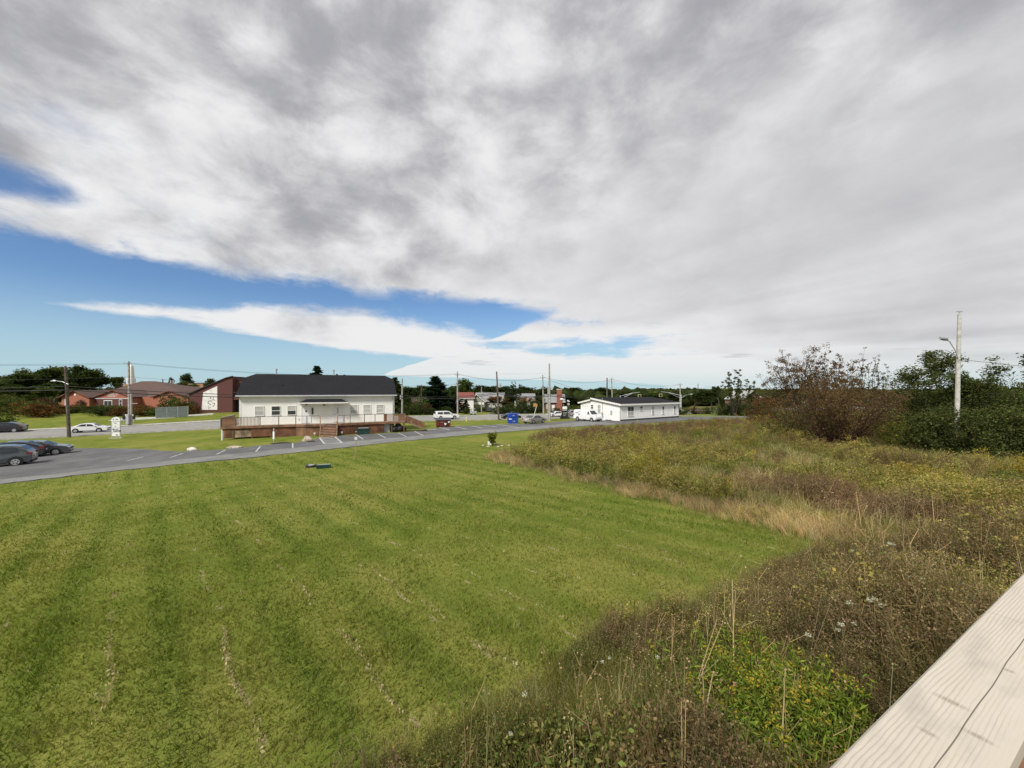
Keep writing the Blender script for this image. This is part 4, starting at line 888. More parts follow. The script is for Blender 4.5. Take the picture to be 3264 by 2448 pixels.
bb = thing('donation_box', 'tall blue metal donation box beside the silver sedan', 'donation box', at(1634, 1349.5), math.radians(10))
q = MB(); q.prism([(-.95,-.9),(.95,-.9),(1.0,-.8),(1.0,.8),(.95,.9),(-.95,.9),(-1.0,.8),(-1.0,-.8)], 'z', .02, 1.68); q.build('body', 'blue_box', bb); q = MB(); q.prism([(-.9,1.68),(.9,1.68),(.8,1.86),(-.8,1.86)], 'y', -.85, .85); q.build('top', 'blue_box', bb)
bb.scale = (.84, .84, .95); part(bb, 'chute', 'blue_box', (-.7,.7,-.99,-.9,1.15,1.6)); part(bb, 'base', 'galv', (-1.02,1.02,-.92,.92,-.05,.03)); letters(bb, -.995, -.25, 1.42, 5, .14, 'plate', 3); letters(bb, -.905, -.2, .35, 5, .18, 'plate', 5); part(bb, 'label_plate', 'sign_white', (-.95,-.35,-.915,-.89,.78,.95)); part(bb, 'door_seam', 'sign_blue', (-.32,-.29,-.91,-.89,.1,1.1))
hy = thing('fire_hydrant', 'pale yellow fire hydrant on the verge by the road', 'hydrant', at(1487, 1342.5)); q = MB(); q.tube([(0,0,-.1),(0,0,.05),(0,0,.06),(0,0,.62),(0,0,.72),(0,0,.80)], [.2,.2,.13,.13,.15,.05], 12); q.build('barrel', 'yellow', hy)
for s_ in (-1, 1): q = MB(); q.tube([(0,0,.48),(s_*.22,0,.48)], .07, 8); q.build('nozzle', 'yellow', hy)
sg = thing('tenant_sign', 'tall white roadside sign with stacked panels on grey posts', 'sign', at(370, 1397), math.radians(14))
for x in (-.48, .48): q = MB(); q.beam((x,0,-.3),(x,0,2.75),.09); q.build('post', 'galv', sg)
q = MB(); q.prism([(-.52,2.35),(.52,2.35),(.5,2.6),(.35,2.85),(.0,2.97),(-.35,2.85),(-.5,2.6)], 'y', -.05, .05); q.build('arched_top', 'sign_white', sg); letters(sg, -.055, -.32, 2.55, 5, .15, 'sign_blue', 4)
for z0, z1 in ((1.85,2.28),(1.5,1.82),(.85,1.44),(.3,.8)):
    o = part(sg, 'panel', 'sign_white', (-.43,.43,-.05,.05,z0,z1))
letters(sg, -.055, -.25, 2.08, 6, .07, 'sign_blue', 8); letters(sg, -.055, -.1, 1.6, 2, .1, 'sign_blue', 9); letters(sg, -.055, -.36, 1.18, 6, .16, 'ink', 10); letters(sg, -.055, -.3, .93, 7, .17, 'ink', 11); letters(sg, -.055, .0, .42, 3, .1, 'ink', 12)
part(sg, 'foot', 'concrete', (-.75,.75,-.25,.25,-.1,.06))
bs = thing('readerboard', 'low black board sign standing behind the far roadside pole', 'sign', onground(411, 77), math.radians(14))
for x in (-.8, .8): q = MB(); q.beam((x,0,-.3),(x,0,.8),.1); q.build('post', 'galv', bs)
part(bs, 'board', 'black', (-1.05,1.05,-.06,.06,.7,1.9)); part(bs, 'notice', 'sign_white', (-.6,-.15,-.075,-.055,1.4,1.75),(.4,.75,-.075,-.055,1.4,1.75))
ps = thing('pylon_sign', 'black pylon sign with white panels on a dark plinth', 'sign', at(1800, 1335), math.radians(6))
part(ps, 'plinth', 'black', (-1.05,1.05,-.5,.5,-.1,.45)); part(ps, 'cabinet', 'black', (-.72,.62,-.22,.22,.45,3.1)); q = MB(); q.prism([(-.62,2.35),(.52,2.35),(.52,2.85),(.3,3.0),(-.4,3.0),(-.62,2.85)], 'y', -.26, -.20); q.build('top_panel', 'sign_white', ps); part(ps, 'stripe', 'sign_white', (-.62,.52,-.25,-.21,2.05,2.18)); letters(ps, -.23, -.5, 1.35, 6, .2, 'sign_white', 20); letters(ps, -.23, -.45, 1.05, 6, .16, 'trim_grey', 21); letters(ps, -.23, -.4, .7, 5, .2, 'trim_grey', 22)
dp = thing('lamp_post', 'dark post with two white lamp heads behind black pylon sign', 'street lamp', onground(1808, 96))
q = MB(); q.tube([(0,0,-.3),(0,0,4.3)], .14, 8); q.build('post', 'dark_metal', dp)
for x0, x1, z0 in ((-1.3,-.4,4.6),(.0,.9,4.2)): q = MB(); q.tube([(0,0,3.9),(x0*.5,0,z0-.1),(x0,0,z0)], .05, 6); q.build('arm', 'dark_metal', dp); q = MB(); q.tube([(x0-.5 if x0 < 0 else x0+.1,0,z0+.1),(x0,0,z0+.15),(x0+.6,0,z0-.1)], [.1,.24,.1], 8); q.build('lamp_head', 'sign_white', dp)
q = MB(); q.disc((.3,-.1,3.5), .3, 'y', .12, 14); q.build('round_plate', 'galv', dp)
ls = thing('leaning_sign', 'leaning white post with an orange and yellow sign board', 'sign', onground(1702, 112)); q = MB(); q.beam((0,0,-.3),(.75,0,2.4),.12); q.build('post', 'white_paint', ls); q = MB(); q.prism([(-.1,2.2),(.9,2.2),(1.1,2.7),(.6,3.3),(.1,3.2),(-.2,2.8)], 'y', -.08, .0); q.build('board', 'orange', ls)
rb = thing('roadside_trailer', 'small grey cart standing on the far verge', 'cart', onground(1509, 106)); part(rb, 'tub', 'galv', (-.9,.9,-.5,.5,.5,1.15)); part(rb, 'canopy', 'galv', (-.5,.5,-.4,.4,1.7,1.85)); part(rb, 'post', 'galv', (-.45,-.38,-.05,.05,1.15,1.7),(.38,.45,-.05,.05,1.15,1.7))
for x in (-.5, .5): q = MB(); q.disc((x,-.5,.28), .28, 'y', .1, 12); q.build('wheel', 'rubber', rb)

# ---- utility poles
def pole(px, Y, top_y, label, m, r=.15, lean=0.0, arms=(), extra=None, basez=None, name='utility_pole', depth=.6):
    b = onground(px, Y) if basez is None else Vector((P(px, 0, Y).x, Y, basez)); H = CZ-(top_y-HY)/F*Y-b.z
    t = thing(name, label, 'utility pole', b); q = MB(); q.tube([(0,0,-depth),(lean*.5,0,H*.5),(lean,0,H)], [r*1.15, r, r*.75], 10); q.build('pole', m, t)
    for za, wd, ang in arms:
        q = MB(); z = H-za; xx = lean*z/H; c_, s_ = math.cos(ang), math.sin(ang); q.beam((xx-c_*wd/2,-r-.03-s_*wd/2,z),(xx+c_*wd/2,-r-.03+s_*wd/2,z),.10,.12); a_ = q.build('crossarm', m, t)
        q = MB()
        for f in (-.45, 0, .45): q.tube([(xx+c_*wd*f,-r-.03+s_*wd*f,z+.06),(xx+c_*wd*f,-r-.03+s_*wd*f,z+.24)], .05, 6)
        q.build('insulator', 'galv', a_)
    t['H'] = H
    return t, H
def transformer(t, x, z, y=-.3): q = MB(); q.tube([(x,y,z-.45),(x,y,z+.45)], .27, 12); o = q.build('transformer', 'galv', t); q = MB(); q.tube([(x,y,z+.45),(x,y,z+.62)], .05, 6); q.build('bushing', 'trim_grey', o)
def cobra(t, z, dx, L=1.8, rise=.5):
    s_ = 1 if dx > 0 else -1; q = MB(); q.tube([(0,-.1,z),(s_*L*.5,-.1,z+rise*.8),(s_*L,-.1,z+rise)], .04, 6); a_ = q.build('lamp_arm', 'galv', t)
    q = MB(); q.tube([(s_*(L-.05),-.1,z+rise),(s_*(L+.25),-.1,z+rise+.02),(s_*(L+.75),-.1,z+rise-.03)], [.07,.16,.08], 8); q.build('lamp_head', 'galv', a_)
pA, HA = pole(221, 55.8, 1168, 'weathered brown utility pole with street lamp beside the near kerb', 'pole_brown', .19, -.55); cobra(pA, HA-2.6, -1)
pB, HB = pole(413, 72.5, 1152, 'grey utility pole with sign brackets on the far sidewalk', 'pole_grey', .2, -.15, ((.5,1.1,.4),)); part(pB, 'control_box', 'galv', (-.25,.25,-.5,-.2,.4,2.2)); part(pB, 'bracket', 'galv', (.2,1.5,-.08,.0,4.2,4.3)); q = MB(); q.tube([(.32,0,-.5),(.32,0,6.2)], .16, 8); q.build('conduit', 'pole_grey', pB); q = MB(); q.disc((.1,0,.0), .75, 'z', .3, 12); q.build('footing', 'concrete', pB)
pB2, HB2 = pole(519, 130, 1208, 'distant brown utility pole in front of tan block building', 'pole_brown', .2)
pC, HC = pole(1282, 80, 1206, 'pale utility pole standing beyond the end of the porch', 'pole_grey', .17); part(pC, 'meter_box', 'galv', (-.45,-.2,-.15,.1,4.6,5.6))
pD, HD_ = pole(1459, 99.5, 1184, 'tall grey utility pole at the far kerb behind the long white SUV', 'pole_grey', .2, -.1, ((.9,1.0,.2),(3.4,1.5,.2)))
pE, HE = pole(1590, 87.7, 1184, 'leaning brown utility pole with transformer behind the blue donation box', 'pole_brown', .2, -.5, ()); transformer(pE, .3, HE-3.2)
pF, HF = pole(1733, 112, 1195, 'grey utility pole with two crossarms beyond the road', 'pole_grey', .2, -.3, ((.9,1.6,.1),(4.0,1.9,.3)))
pG, HG = pole(1752.5, 74.7, 1159, 'tall pale utility pole with a strapped stub at the lot edge', 'pole_grey', .19, -.1, ()); q = MB(); q.tube([(-.28,.3,-.4),(-.30,.3,6.4)], .12, 8); q.build('stub_pole', 'pole_grey', pG)
pH, HH = pole(1935, 150, 1204, 'plain dark utility pole behind the black roofed low building', 'pole_brown', .28)
pI, HI = pole(1953, 128, 1203, 'utility pole with double crossarms behind the low building roof', 'pole_grey', .19, -.4, ((.8,1.5,.2),(1.4,2.4,.2),(3.8,2.6,-.2)))
pJ, HJ = pole(2168, 128, 1222, 'utility pole with street lamp and crossarm at the traffic signal', 'pole_grey', .19, 0, ((.4,1.8,.1),)); cobra(pJ, HJ-5.2, 1, 3.4, 1.6)
pK, HK = pole(2225, 190, 1223, 'far small utility pole above the treeline beside the driveway', 'pole_brown', .2)
pM, HM = pole(1343, 130, 1226, 'small distant pole left of the big spruce', 'pole_brown', .18, 0, ((.5,1.6,.2),))
pN, HN = pole(1535, 124, 1233, 'short pole with transformer above the grey bungalow', 'pole_grey', .17); transformer(pN, .35, HN-2.2)
mastt = thing('radio_mast', 'very thin radio mast far off above the treeline', 'mast', onground(2434, 600)); q = MB(); q.tube([(0,0,-2),(0,0,26)], [.28,.14], 6); q.build('mast', 'galv', mastt)
def signal(px, Y, Ltot, label):
    t = thing('traffic_signal', label, 'traffic light', onground(px, Y)); H = 5.6; s_ = 1 if Ltot > 0 else -1
    q = MB(); q.tube([(0,0,-.3),(0,0,H)], .16, 10); q.build('post', 'galv', t)
    q = MB(); q.tube([(0,0,H-.3),(Ltot*.6,0,H+.65),(Ltot,0,H+.95)], [.10,.08,.06], 8); q.tube([(0,0,H-1.2),(Ltot*.62,0,H+.6)], .06, 6); q.build('mast_arm', 'galv', t)
    q = MB(); q.box(Ltot-.62,Ltot+.42,-.1,.1,H-.68,H+.28); hd = q.build('signal_head', mat('signal_ochre', (.36, .33, .17), .6), t)
    q = MB(); q.disc((Ltot-.1,-.14,H-.2), .38, 'y', .08, 14); q.build('backplate', 'black', hd)
    return t
signal(1977, 122, 6.2, 'traffic signal on mast arm reaching right above the low roof'); signal(2171, 122, -6.4, 'traffic signal on mast arm reaching left from the lamp pole')
pL, HL_ = pole(3047, 27.5, 1003, 'pale utility pole with small lamp rising out of the thicket', 'pole_pale', .130, .25, ())
q = MB(); q.tube([(.05,-.1,HL_-3.1),(-.15,-.1,HL_-2.6),(-.55,-.1,HL_-1.95),(-.8,-.1,HL_-1.8)], .03, 6); a_ = q.build('lamp_arm', 'galv', pL); q = MB(); q.tube([(-.72,-.1,HL_-1.82),(-.95,-.1,HL_-1.70),(-1.25,-.1,HL_-1.68)], [.07,.17,.10], 10); q.build('lamp_head', 'galv', a_); q = MB(); q.tube([(.25,0,HL_),(.25,0,HL_+.3)], .03, 6); q.beam((.05,0,HL_+.22),(.45,0,HL_+.22),.06); q.build('top_pin', 'galv', pL)

def wire(name, label, a, b, sag, r, group):
    q = MB(); n = 18; q.tube([Vector(a).lerp(Vector(b), i/n)-Vector((0,0,4*sag*(i/n)*(1-i/n))) for i in range(n+1)], r, 5)
    return tag(q.build(name, 'black', None), label, 'cable', group)
def top(t, H, dz=0.0, f=None): l = t.location; return (l.x+0.0, l.y-.2, l.z+H-dz)
def lvl(t, zrel): l = t.location; return (l.x, l.y-.22, CZ+zrel)
CG = 'thick service cables along the near roadside poles'; PG = 'thin power lines along the road'
L0 = (-104, 31, CZ+.9)
for dz, r_, sg_ in ((0, .055, .7), (-.55, .075, .6)):
    for a, b, lb in ((L0, lvl(pA, .62+dz), 'leading off past the brown pole'), (lvl(pA, .62+dz), lvl(pC, -.95+dz), 'sagging from the brown pole past the banner'), (lvl(pC, -.95+dz), lvl(pE, -.35+dz*.6), 'between pale pole and leaning brown pole'), (lvl(pE, -.35+dz*.6), lvl(pG, -.7+dz*.6), 'from leaning pole to tall pale pole'), (lvl(pG, -.7+dz*.6), (34, 112, CZ-1.2+dz), 'leading off behind the low building')):
        wire('service_cable', 'thick black cable '+lb, a, b, sg_, r_*.85, CG)
for dz, yo in ((0, 0), (.15, .5), (2.6, 0)):
    for a, b, lb in (((-135, 45, CZ+6.0-dz), top(pB, HB, .3+dz), 'running off left from the far sidewalk pole'), (top(pB, HB, .3+dz), top(pD, HD_, .6+dz), 'over the hall roof to the tall grey pole'), (top(pD, HD_, .6+dz), top(pF, HF, .6+dz), 'between tall grey pole and two arm pole'), (top(pF, HF, .6+dz), top(pI, HI, .6+dz), 'from two arm pole to double arm pole'), (top(pI, HI, .6+dz), top(pJ, HJ, .3), 'on to the traffic signal pole')):
        wire('power_line', 'thin power line '+lb, (a[0], a[1]+yo, a[2]), (b[0], b[1]+yo, b[2]), 1.3, .018, PG)
wire('power_line', 'thin drop line from tall pale pole to two arm pole', top(pG, HG, 3.2), top(pF, HF, 4.0), .6, .02, PG)
wire('power_line', 'thin drop line from tall pale pole down to low building', top(pG, HG, 3.2), (21.5, 80, CZ-1.2), .5, .02, PG)
wire('power_line', 'thin line running right from the thicket pole', top(pL, HL_, 3.2), (70, 38, CZ+2.2), .6, .014, PG)

# ================================================================== plants
class VB:
    """leaves, blades and stems as triangles with a colour each"""
    def __init__(s): s.V = []; s.F = []; s.C = []; s.n = 0
    def add(s, V, Fc, C): s.V.append(V); s.F.append(Fc+s.n); s.C.append(C); s.n += len(V)
    def arrays(s): return np.concatenate(s.V), np.concatenate(s.F), np.clip(np.concatenate(s.C), 0, 1)
    def build(s, name, parent=None, m=None): return raw(name, *s.arrays(), m or PLANT, parent)
def rot_frames(n, r, flat=.0):
    """random leaf planes; flat > 0 leans them towards level"""
    a = r.normal(size=(n, 3)); a[:, 2] *= (1-flat); a /= np.linalg.norm(a, axis=1)[:, None]+1e-9
    b = np.cross(a, r.normal(size=(n, 3))); b /= np.linalg.norm(b, axis=1)[:, None]+1e-9
    return a, b
def leaves(vb, P_, size, cols, r, flat=.35, aspect=.55):
    """leaf = folded rhombus of two triangles"""
    n = len(P_); a, b = rot_frames(n, r, flat); sz = (size*r.uniform(.6, 1.35, n))[:, None] if np.isscalar(size) else (size*r.uniform(.7, 1.3, n))[:, None]
    fold = np.cross(a, b)*sz*.18
    V = np.stack([P_-a*sz*.5, P_+b*sz*aspect*.5+fold, P_+a*sz*.5, P_-b*sz*aspect*.5+fold], 1).reshape(-1, 3)
    i = np.arange(n)[:, None]*4; Fc = np.concatenate([i+[[0, 1, 2]], i+[[0, 2, 3]]])
    vb.add(V, Fc, np.repeat(cols, 4, 0))
def pick(r, pal, n, jit=.22):
    pal = np.array(pal, float); c = pal[r.integers(0, len(pal), n)]; return c*(1+r.normal(0, jit, (n, 1)))*(1+r.normal(0, .05, (n, 3)))
GREEN = [(.066,.095,.026),(.088,.115,.032),(.055,.08,.023),(.105,.128,.04)]
DGREEN = [(.040,.058,.020),(.050,.070,.024),(.031,.047,.017),(.066,.085,.028)]
OLIVE = [(.085,.095,.03),(.105,.11,.036),(.07,.082,.026)]
SPRUCE = [(.018,.034,.019),(.025,.044,.022),(.014,.027,.015)]
RUST = [(.16,.075,.03),(.115,.06,.028),(.19,.10,.035),(.09,.065,.03)]
BROWN = [(.105,.058,.034),(.085,.046,.03),(.13,.075,.04),(.07,.05,.03)]
YELG = [(.17,.185,.03),(.13,.155,.028),(.21,.2,.035)]
def tubes(segs, n=5):
    """many tapered branch pieces at once"""
    A = np.array([x[0] for x in segs]); B = np.array([x[1] for x in segs]); ra = np.array([x[2] for x in segs]); rb_ = np.array([x[3] for x in segs])
    dd = B-A; dd /= np.linalg.norm(dd, axis=1)[:, None]+1e-9
    ref = np.where(np.abs(dd[:, 2:3]) < .9, [[0, 0, 1.]], [[1., 0, 0]]); u = np.cross(dd, ref); u /= np.linalg.norm(u, axis=1)[:, None]; v = np.cross(dd, u)
    an = np.arange(n)*2*PI/n; ring = u[:, None]*np.cos(an)[None, :, None]+v[:, None]*np.sin(an)[None, :, None]
    V = np.concatenate([A[:, None]+ring*ra[:, None, None], B[:, None]+ring*rb_[:, None, None]], 1).reshape(-1, 3)
    i = np.arange(len(A))[:, None, None]*2*n; j = np.arange(n); q_ = np.stack([j, (j+1) % n, (j+1) % n+n, j+n], 1)[None]
    return V, (i+q_).reshape(-1, 4)
def branches(r, base, d0, L, rad, depth, spread, up, out, tips, kids=(2, 4), shrink=.72, dl=1):
    """recursive limbs; out gets pieces, tips gets end points with their direction"""
    p = np.array(base, float); d_ = np.array(d0, float); steps = 3; sl = L/steps; rr = rad
    for i in range(steps):
        d_ = d_+r.normal(0, .14, 3)+np.array([0, 0, up*.12]); d_ /= np.linalg.norm(d_)
        q_ = p+d_*sl; r2 = rr*.86; out.append((p.copy(), q_.copy(), rr, r2)); p = q_; rr = r2
        if depth <= dl: tips.append((p.copy(), d_.copy()))
    if depth > 0:
        for _ in range(r.integers(kids[0], kids[1]+1)):
            nd = d_+r.normal(0, spread, 3); nd[2] += up*.25; nd /= np.linalg.norm(nd)
            branches(r, p, nd, L*shrink*r.uniform(.8, 1.15), rr*.72, depth-1, spread, up, out, tips, kids, shrink, dl)
    else: tips.append((p.copy(), d_.copy()))
def fit(out, tips, H, Wd, keep=0.0):
    """scale the skeleton to height and width"""
    T = np.array([t[0] for t in tips]); h = T[:, 2].max(); w_ = np.percentile(np.hypot(T[:, 0], T[:, 1]), 96)
    k_ = np.array([Wd/2/max(w_, .1), Wd/2/max(w_, .1), H/h])
    return [(a*k_, b*k_, c, d_) for a, b, c, d_ in out], [(p*k_, d_) for p, d_ in tips]
def tree_mesh(seed, H, Wd, pal, n_leaf, leaf, clump, kind='broad', bark='bark', depth=3, spread=.55, up=.6, trunkL=.3, flat=.35, jit=.22, stems=1, bare=0.0, dl=1):
    """returns (trunk mesh, crown mesh)"""
    r = np.random.default_rng(seed); out, tips = [], []
    vb = VB()
    if kind == 'spruce':
        out.append((np.array([0,0,-.4]), np.array([0,0,H*.55]), H*.022, H*.012)); out.append((np.array([0,0,H*.55]), np.array([0,0,H*.98]), H*.012, .01))
        P_ = []; tone = []
        nl = int(H*2.6)
        for i in range(nl):
            z = H*(.06+.94*(i/nl)); R = Wd/2*(1-(i/nl))**.85*r.uniform(.75, 1.15)+.12; nb_ = r.integers(5, 9)
            for j in range(nb_):
                a = r.uniform(0, 2*PI); Rb = R*r.uniform(.7, 1.1); tip = np.array([math.cos(a)*Rb, math.sin(a)*Rb, z-.22*Rb+.1*Rb*r.normal()])
                if j < 3: out.append((np.array([0,0,z]), tip*.9+np.array([0,0,z])*.1, .02+.01*H/10, .006))
                m_ = max(4, int(n_leaf/(nl*7))); t = r.uniform(.12, 1, m_)**.7
                P_.append(np.array([0, 0, z])*(1-t)[:, None]+tip*t[:, None]+r.normal(0, .09+.035*R, (m_, 3))*[1, 1, .6]); tone.append(np.full(m_, r.normal(1, .16)))
        P_ = np.concatenate(P_); tone = np.concatenate(tone)
        leaves(vb, P_, leaf, pick(r, pal, len(P_), jit)*tone[:, None], r, .5, .6)
    else:
        for s_ in range(stems):
            a = 2*PI*s_/stems+r.uniform(-.3, .3); dv = np.array([math.cos(a)*.55, math.sin(a)*.55, 1.0]) if stems > 1 else np.array([r.normal(0, .05), r.normal(0, .05), 1])
            branches(r, (0, 0, -.4) if stems == 1 else (math.cos(a)*.25, math.sin(a)*.25, -.3), dv/np.linalg.norm(dv), H*trunkL, H*.022/(1 if stems == 1 else stems**.5), depth, spread, up, out, tips, dl=dl)
        out, tips = fit(out, tips, H-clump*.6, Wd-clump)
        T = np.array([t[0] for t in tips]); m_ = max(1, int(n_leaf/len(T)))
        tone = r.normal(1, .20, len(T)).clip(.55, 1.6)
        if bare: keep = r.uniform(size=len(T)) > bare; T2, tone2 = T[keep], tone[keep]
        else: T2, tone2 = T, tone
        off = r.normal(0, 1, (len(T2), m_, 3)); off /= np.linalg.norm(off, axis=2)[..., None]+1e-9; off *= (r.uniform(0, 1, (len(T2), m_, 1))**.5)*clump*r.uniform(.55, 1.2, (len(T2), 1, 1)); off[..., 2] *= .62
        P_ = (T2[:, None]+off).reshape(-1, 3); P_ = P_[P_[:, 2] > .05]
        tn_ = np.repeat(tone2, m_)[:len(P_)]
        leaves(vb, P_, leaf, pick(r, pal, len(P_), jit)*tn_[:, None], r, flat)
    tV, tF = tubes(out)
    tm = raw('trunk', tV, tF, None, MATS[bark]); cm_ = vb.build('crown')
    for o in (tm, cm_): COL.objects.unlink(o)
    return tm, cm_
def plant_tree(proto, name, label, cat, loc, sc=(1, 1, 1), rz=0.0, group=None):
    t = thing(name, label, cat, loc, rz, group)
    for o, nm in zip(proto, ('trunk', 'crown')): c = bpy.data.objects.new(nm, o.data); link(c, t); c.scale = sc
    return t
def bush_mesh(seed, H, Wd, pal, n_leaf, leaf, shape='dome', bark='bark_dark', nst=26, jit=.22, clumps=90, cr=.16, lo=None):
    """many stemmed bush: stems fan out of one foot, leaf clumps along them"""
    r = np.random.default_rng(seed); out = []; ends = []
    for i in range(nst):
        a = r.uniform(0, 2*PI); k_ = r.uniform(0, 1)**.6
        if shape == 'fan': e = np.array([math.cos(a)*Wd/2*k_, math.sin(a)*Wd/2*k_, H*(1-.28*k_**2)*r.uniform(.72, 1.0)])
        else: e = np.array([math.cos(a)*Wd/2*k_, math.sin(a)*Wd/2*k_, H*math.sqrt(max(.06, 1-k_**2*.9))*r.uniform(.75, 1.0)])
        p = np.array([math.cos(a)*.12, math.sin(a)*.12, -.2])*[Wd*.25, Wd*.25, 1]; p0 = p.copy(); rad = .012*H**.8*r.uniform(.5, 1.2)
        for j in range(5):
            t = (j+1)/5; q_ = p0*(1-t)+e*t+np.array([0, 0, (t-t*t)*H*.18])+r.normal(0, .018*H, 3); out.append((p.copy(), q_.copy(), rad*(1-.16*j), rad*(1-.16*(j+1)))); 
            for _ in range(2):
                tw = q_+r.normal(0, .11, 3)*[Wd*.45, Wd*.45, H*.6]+[0, 0, .05*H]; out.append((q_.copy(), tw, rad*.35, rad*.12)); ends.append(tw)
            ends.append(q_.copy()); p = q_
    E = np.array(ends); lo = lo if lo is not None else (.16 if shape == 'fan' else .04); E = E[E[:, 2] > lo*H]
    if shape == 'dome':
        a = r.uniform(0, 2*PI, clumps); u_ = r.uniform(0, 1, clumps); k_ = np.sqrt(1-u_**2)*r.uniform(.8, 1.0, clumps); E = np.concatenate([E, np.stack([np.cos(a)*Wd/2*k_, np.sin(a)*Wd/2*k_, u_*H*r.uniform(.85, 1.0, clumps)], 1)])
    m_ = max(1, n_leaf//len(E)); tone = r.normal(1, .22, len(E)).clip(.5, 1.7)
    off = r.normal(0, 1, (len(E), m_, 3)); off /= np.linalg.norm(off, axis=2)[..., None]; off *= r.uniform(0, 1, (len(E), m_, 1))**.5*cr*min(Wd, H*1.3)*r.uniform(.5, 1.1, (len(E), 1, 1)); off[..., 2] *= .7
    P_ = (E[:, None]+off).reshape(-1, 3); tn_ = np.repeat(tone, m_); ok = P_[:, 2] > .03; P_, tn_ = P_[ok], tn_[ok]
    vb = VB(); leaves(vb, P_, leaf, pick(r, pal, len(P_), jit)*tn_[:, None], r, .3)
    tV, tF = tubes(out, 4); tm = raw('trunk', tV, tF, None, MATS[bark]); cm_ = vb.build('crown')
    for o in (tm, cm_): COL.objects.unlink(o)
    return tm, cm_
# kinds grown once, 10 m tall and 7 m wide, then placed at their own sizes
BR = [tree_mesh(100+i, 10, 7, [GREEN, DGREEN, OLIVE, DGREEN][i], 3400, .42, 1.15, depth=3) for i in range(4)]
SPR = [tree_mesh(120+i, 10, 5.5, SPRUCE if i else DGREEN, 7500, .36, 0, 'spruce', 'bark_dark') for i in range(3)]
AIRY = [bush_mesh(130+i, 10, 5, [OLIVE, DGREEN][i], 2200, .30, 'fan', nst=9, cr=.09, lo=.34) for i in range(2)]
SHR = [bush_mesh(140+i, 3, 4, [GREEN, OLIVE, RUST, DGREEN, BROWN][i], 2200, .24, nst=14) for i in range(5)]
AUT = [tree_mesh(150+i, 10, 7, [RUST, [(.26,.09,.03),(.2,.10,.03),(.24,.16,.03)]][i], 2600, .38, 1.0, depth=3) for i in range(2)]
def by_px(proto, name, label, px, Y, top_y, w_px, H0=10.0, W0=7.0, cat='tree', group=None, sink=0.0):
    b = onground(px, Y); H = CZ-(top_y-HY)/F*Y-b.z; w_ = w_px/F*Y; b.z -= sink
    return plant_tree(proto, name, label, cat, b, (w_/W0, w_/W0, (H+sink)/H0), random.uniform(0, 6), group)
# wood behind the brick building
WG = 'trees of the wood behind the orange brick building'
WL = 'dark leafy tree in the wood behind the orange brick building'
wd = random.Random(3)
for px, ty, w_, Y in ((-40,1200,90,150),(10,1206,80,140),(55,1202,80,146),(95,1196,90,140),(118,1180,70,150),(150,1176,80,156),(185,1180,90,146),(215,1172,80,158),(246,1168,70,150),(275,1178,80,160),(305,1186,80,150),(335,1200,70,158),(362,1206,60,165),(60,1225,80,118),(120,1228,90,120),(170,1226,80,124),(20,1236,80,112),(140,1240,70,112)):
    by_px(BR[wd.randrange(4)], 'broadleaf_tree', WL, px, Y, ty-6, w_*1.6, group=WG)
# brush along the bank in front of it
BG = 'brush along the far roadside bank'; BLb = 'rough green and brown shrub in the brush along the far roadside bank'
for i in range(46):
    px = wd.uniform(-30, 590); Y = wd.uniform(88, 98) if px > 190 else wd.uniform(84, 108)
    ty = wd.uniform(1288, 1302) if px > 190 else wd.uniform(1256, 1296)
    by_px(SHR[wd.choice([0,1,1,1,2,3,4])], 'shrub', BLb, px, Y, ty, wd.uniform(55, 110), 3, 4, 'shrub', BG)
for px, Y, ty, w_, pr, lb in ((8,74,1318,60,SHR[3],'dark green shrub at the road beside the black SUV'),(255,101,1275,34,SHR[4],'bare brown shrub at the orange brick wall'),(262,100,1290,22,SHR[3],'small round dark bush at the orange brick wall'),(302,100,1286,22,SHR[2],'small reddish bush at the brick porch')):
    by_px(pr, 'shrub', lb, px, Y, ty, w_, 3, 4, 'shrub')
by_px(BR[1], 'broadleaf_tree', 'dark round tree rising behind the tan block building', 592, 185, 1187, 64); by_px(BR[1], 'broadleaf_tree', 'smaller dark tree beside the round one behind the tan block', 554, 185, 1201, 36)
by_px(BR[2], 'broadleaf_tree', 'light green tree behind the dark brick hall roof', 668, 130, 1204, 60); by_px(BR[0], 'broadleaf_tree', 'light green tree where tan block meets dark brick hall', 625, 125, 1216, 90)
by_px(AIRY[0], 'bare_tree', 'thin sparse tree beside the white steeple', 384, 160, 1196, 26, 10, 5); by_px(SHR[0], 'shrub', 'green shrub at the end of the slat fence', 580, 92, 1262, 70, 3, 4, 'shrub'); by_px(SHR[1], 'shrub', 'olive shrub between slat fence and dark brick hall', 540, 100, 1258, 60, 3, 4, 'shrub')
by_px(SPR[1], 'spruce_tree', 'spruce whose top shows over the hall roof', 1010, 112, 1164, 120, 10, 5.5)
for px, w_, ty in ((1075,26,1190),(1098,24,1192)): by_px(SPR[0], 'spruce_tree', 'distant spruce tip just over the hall roof ridge', px, 140, ty, w_*1.8, 10, 5.5, group='spruce tips over the hall roof')
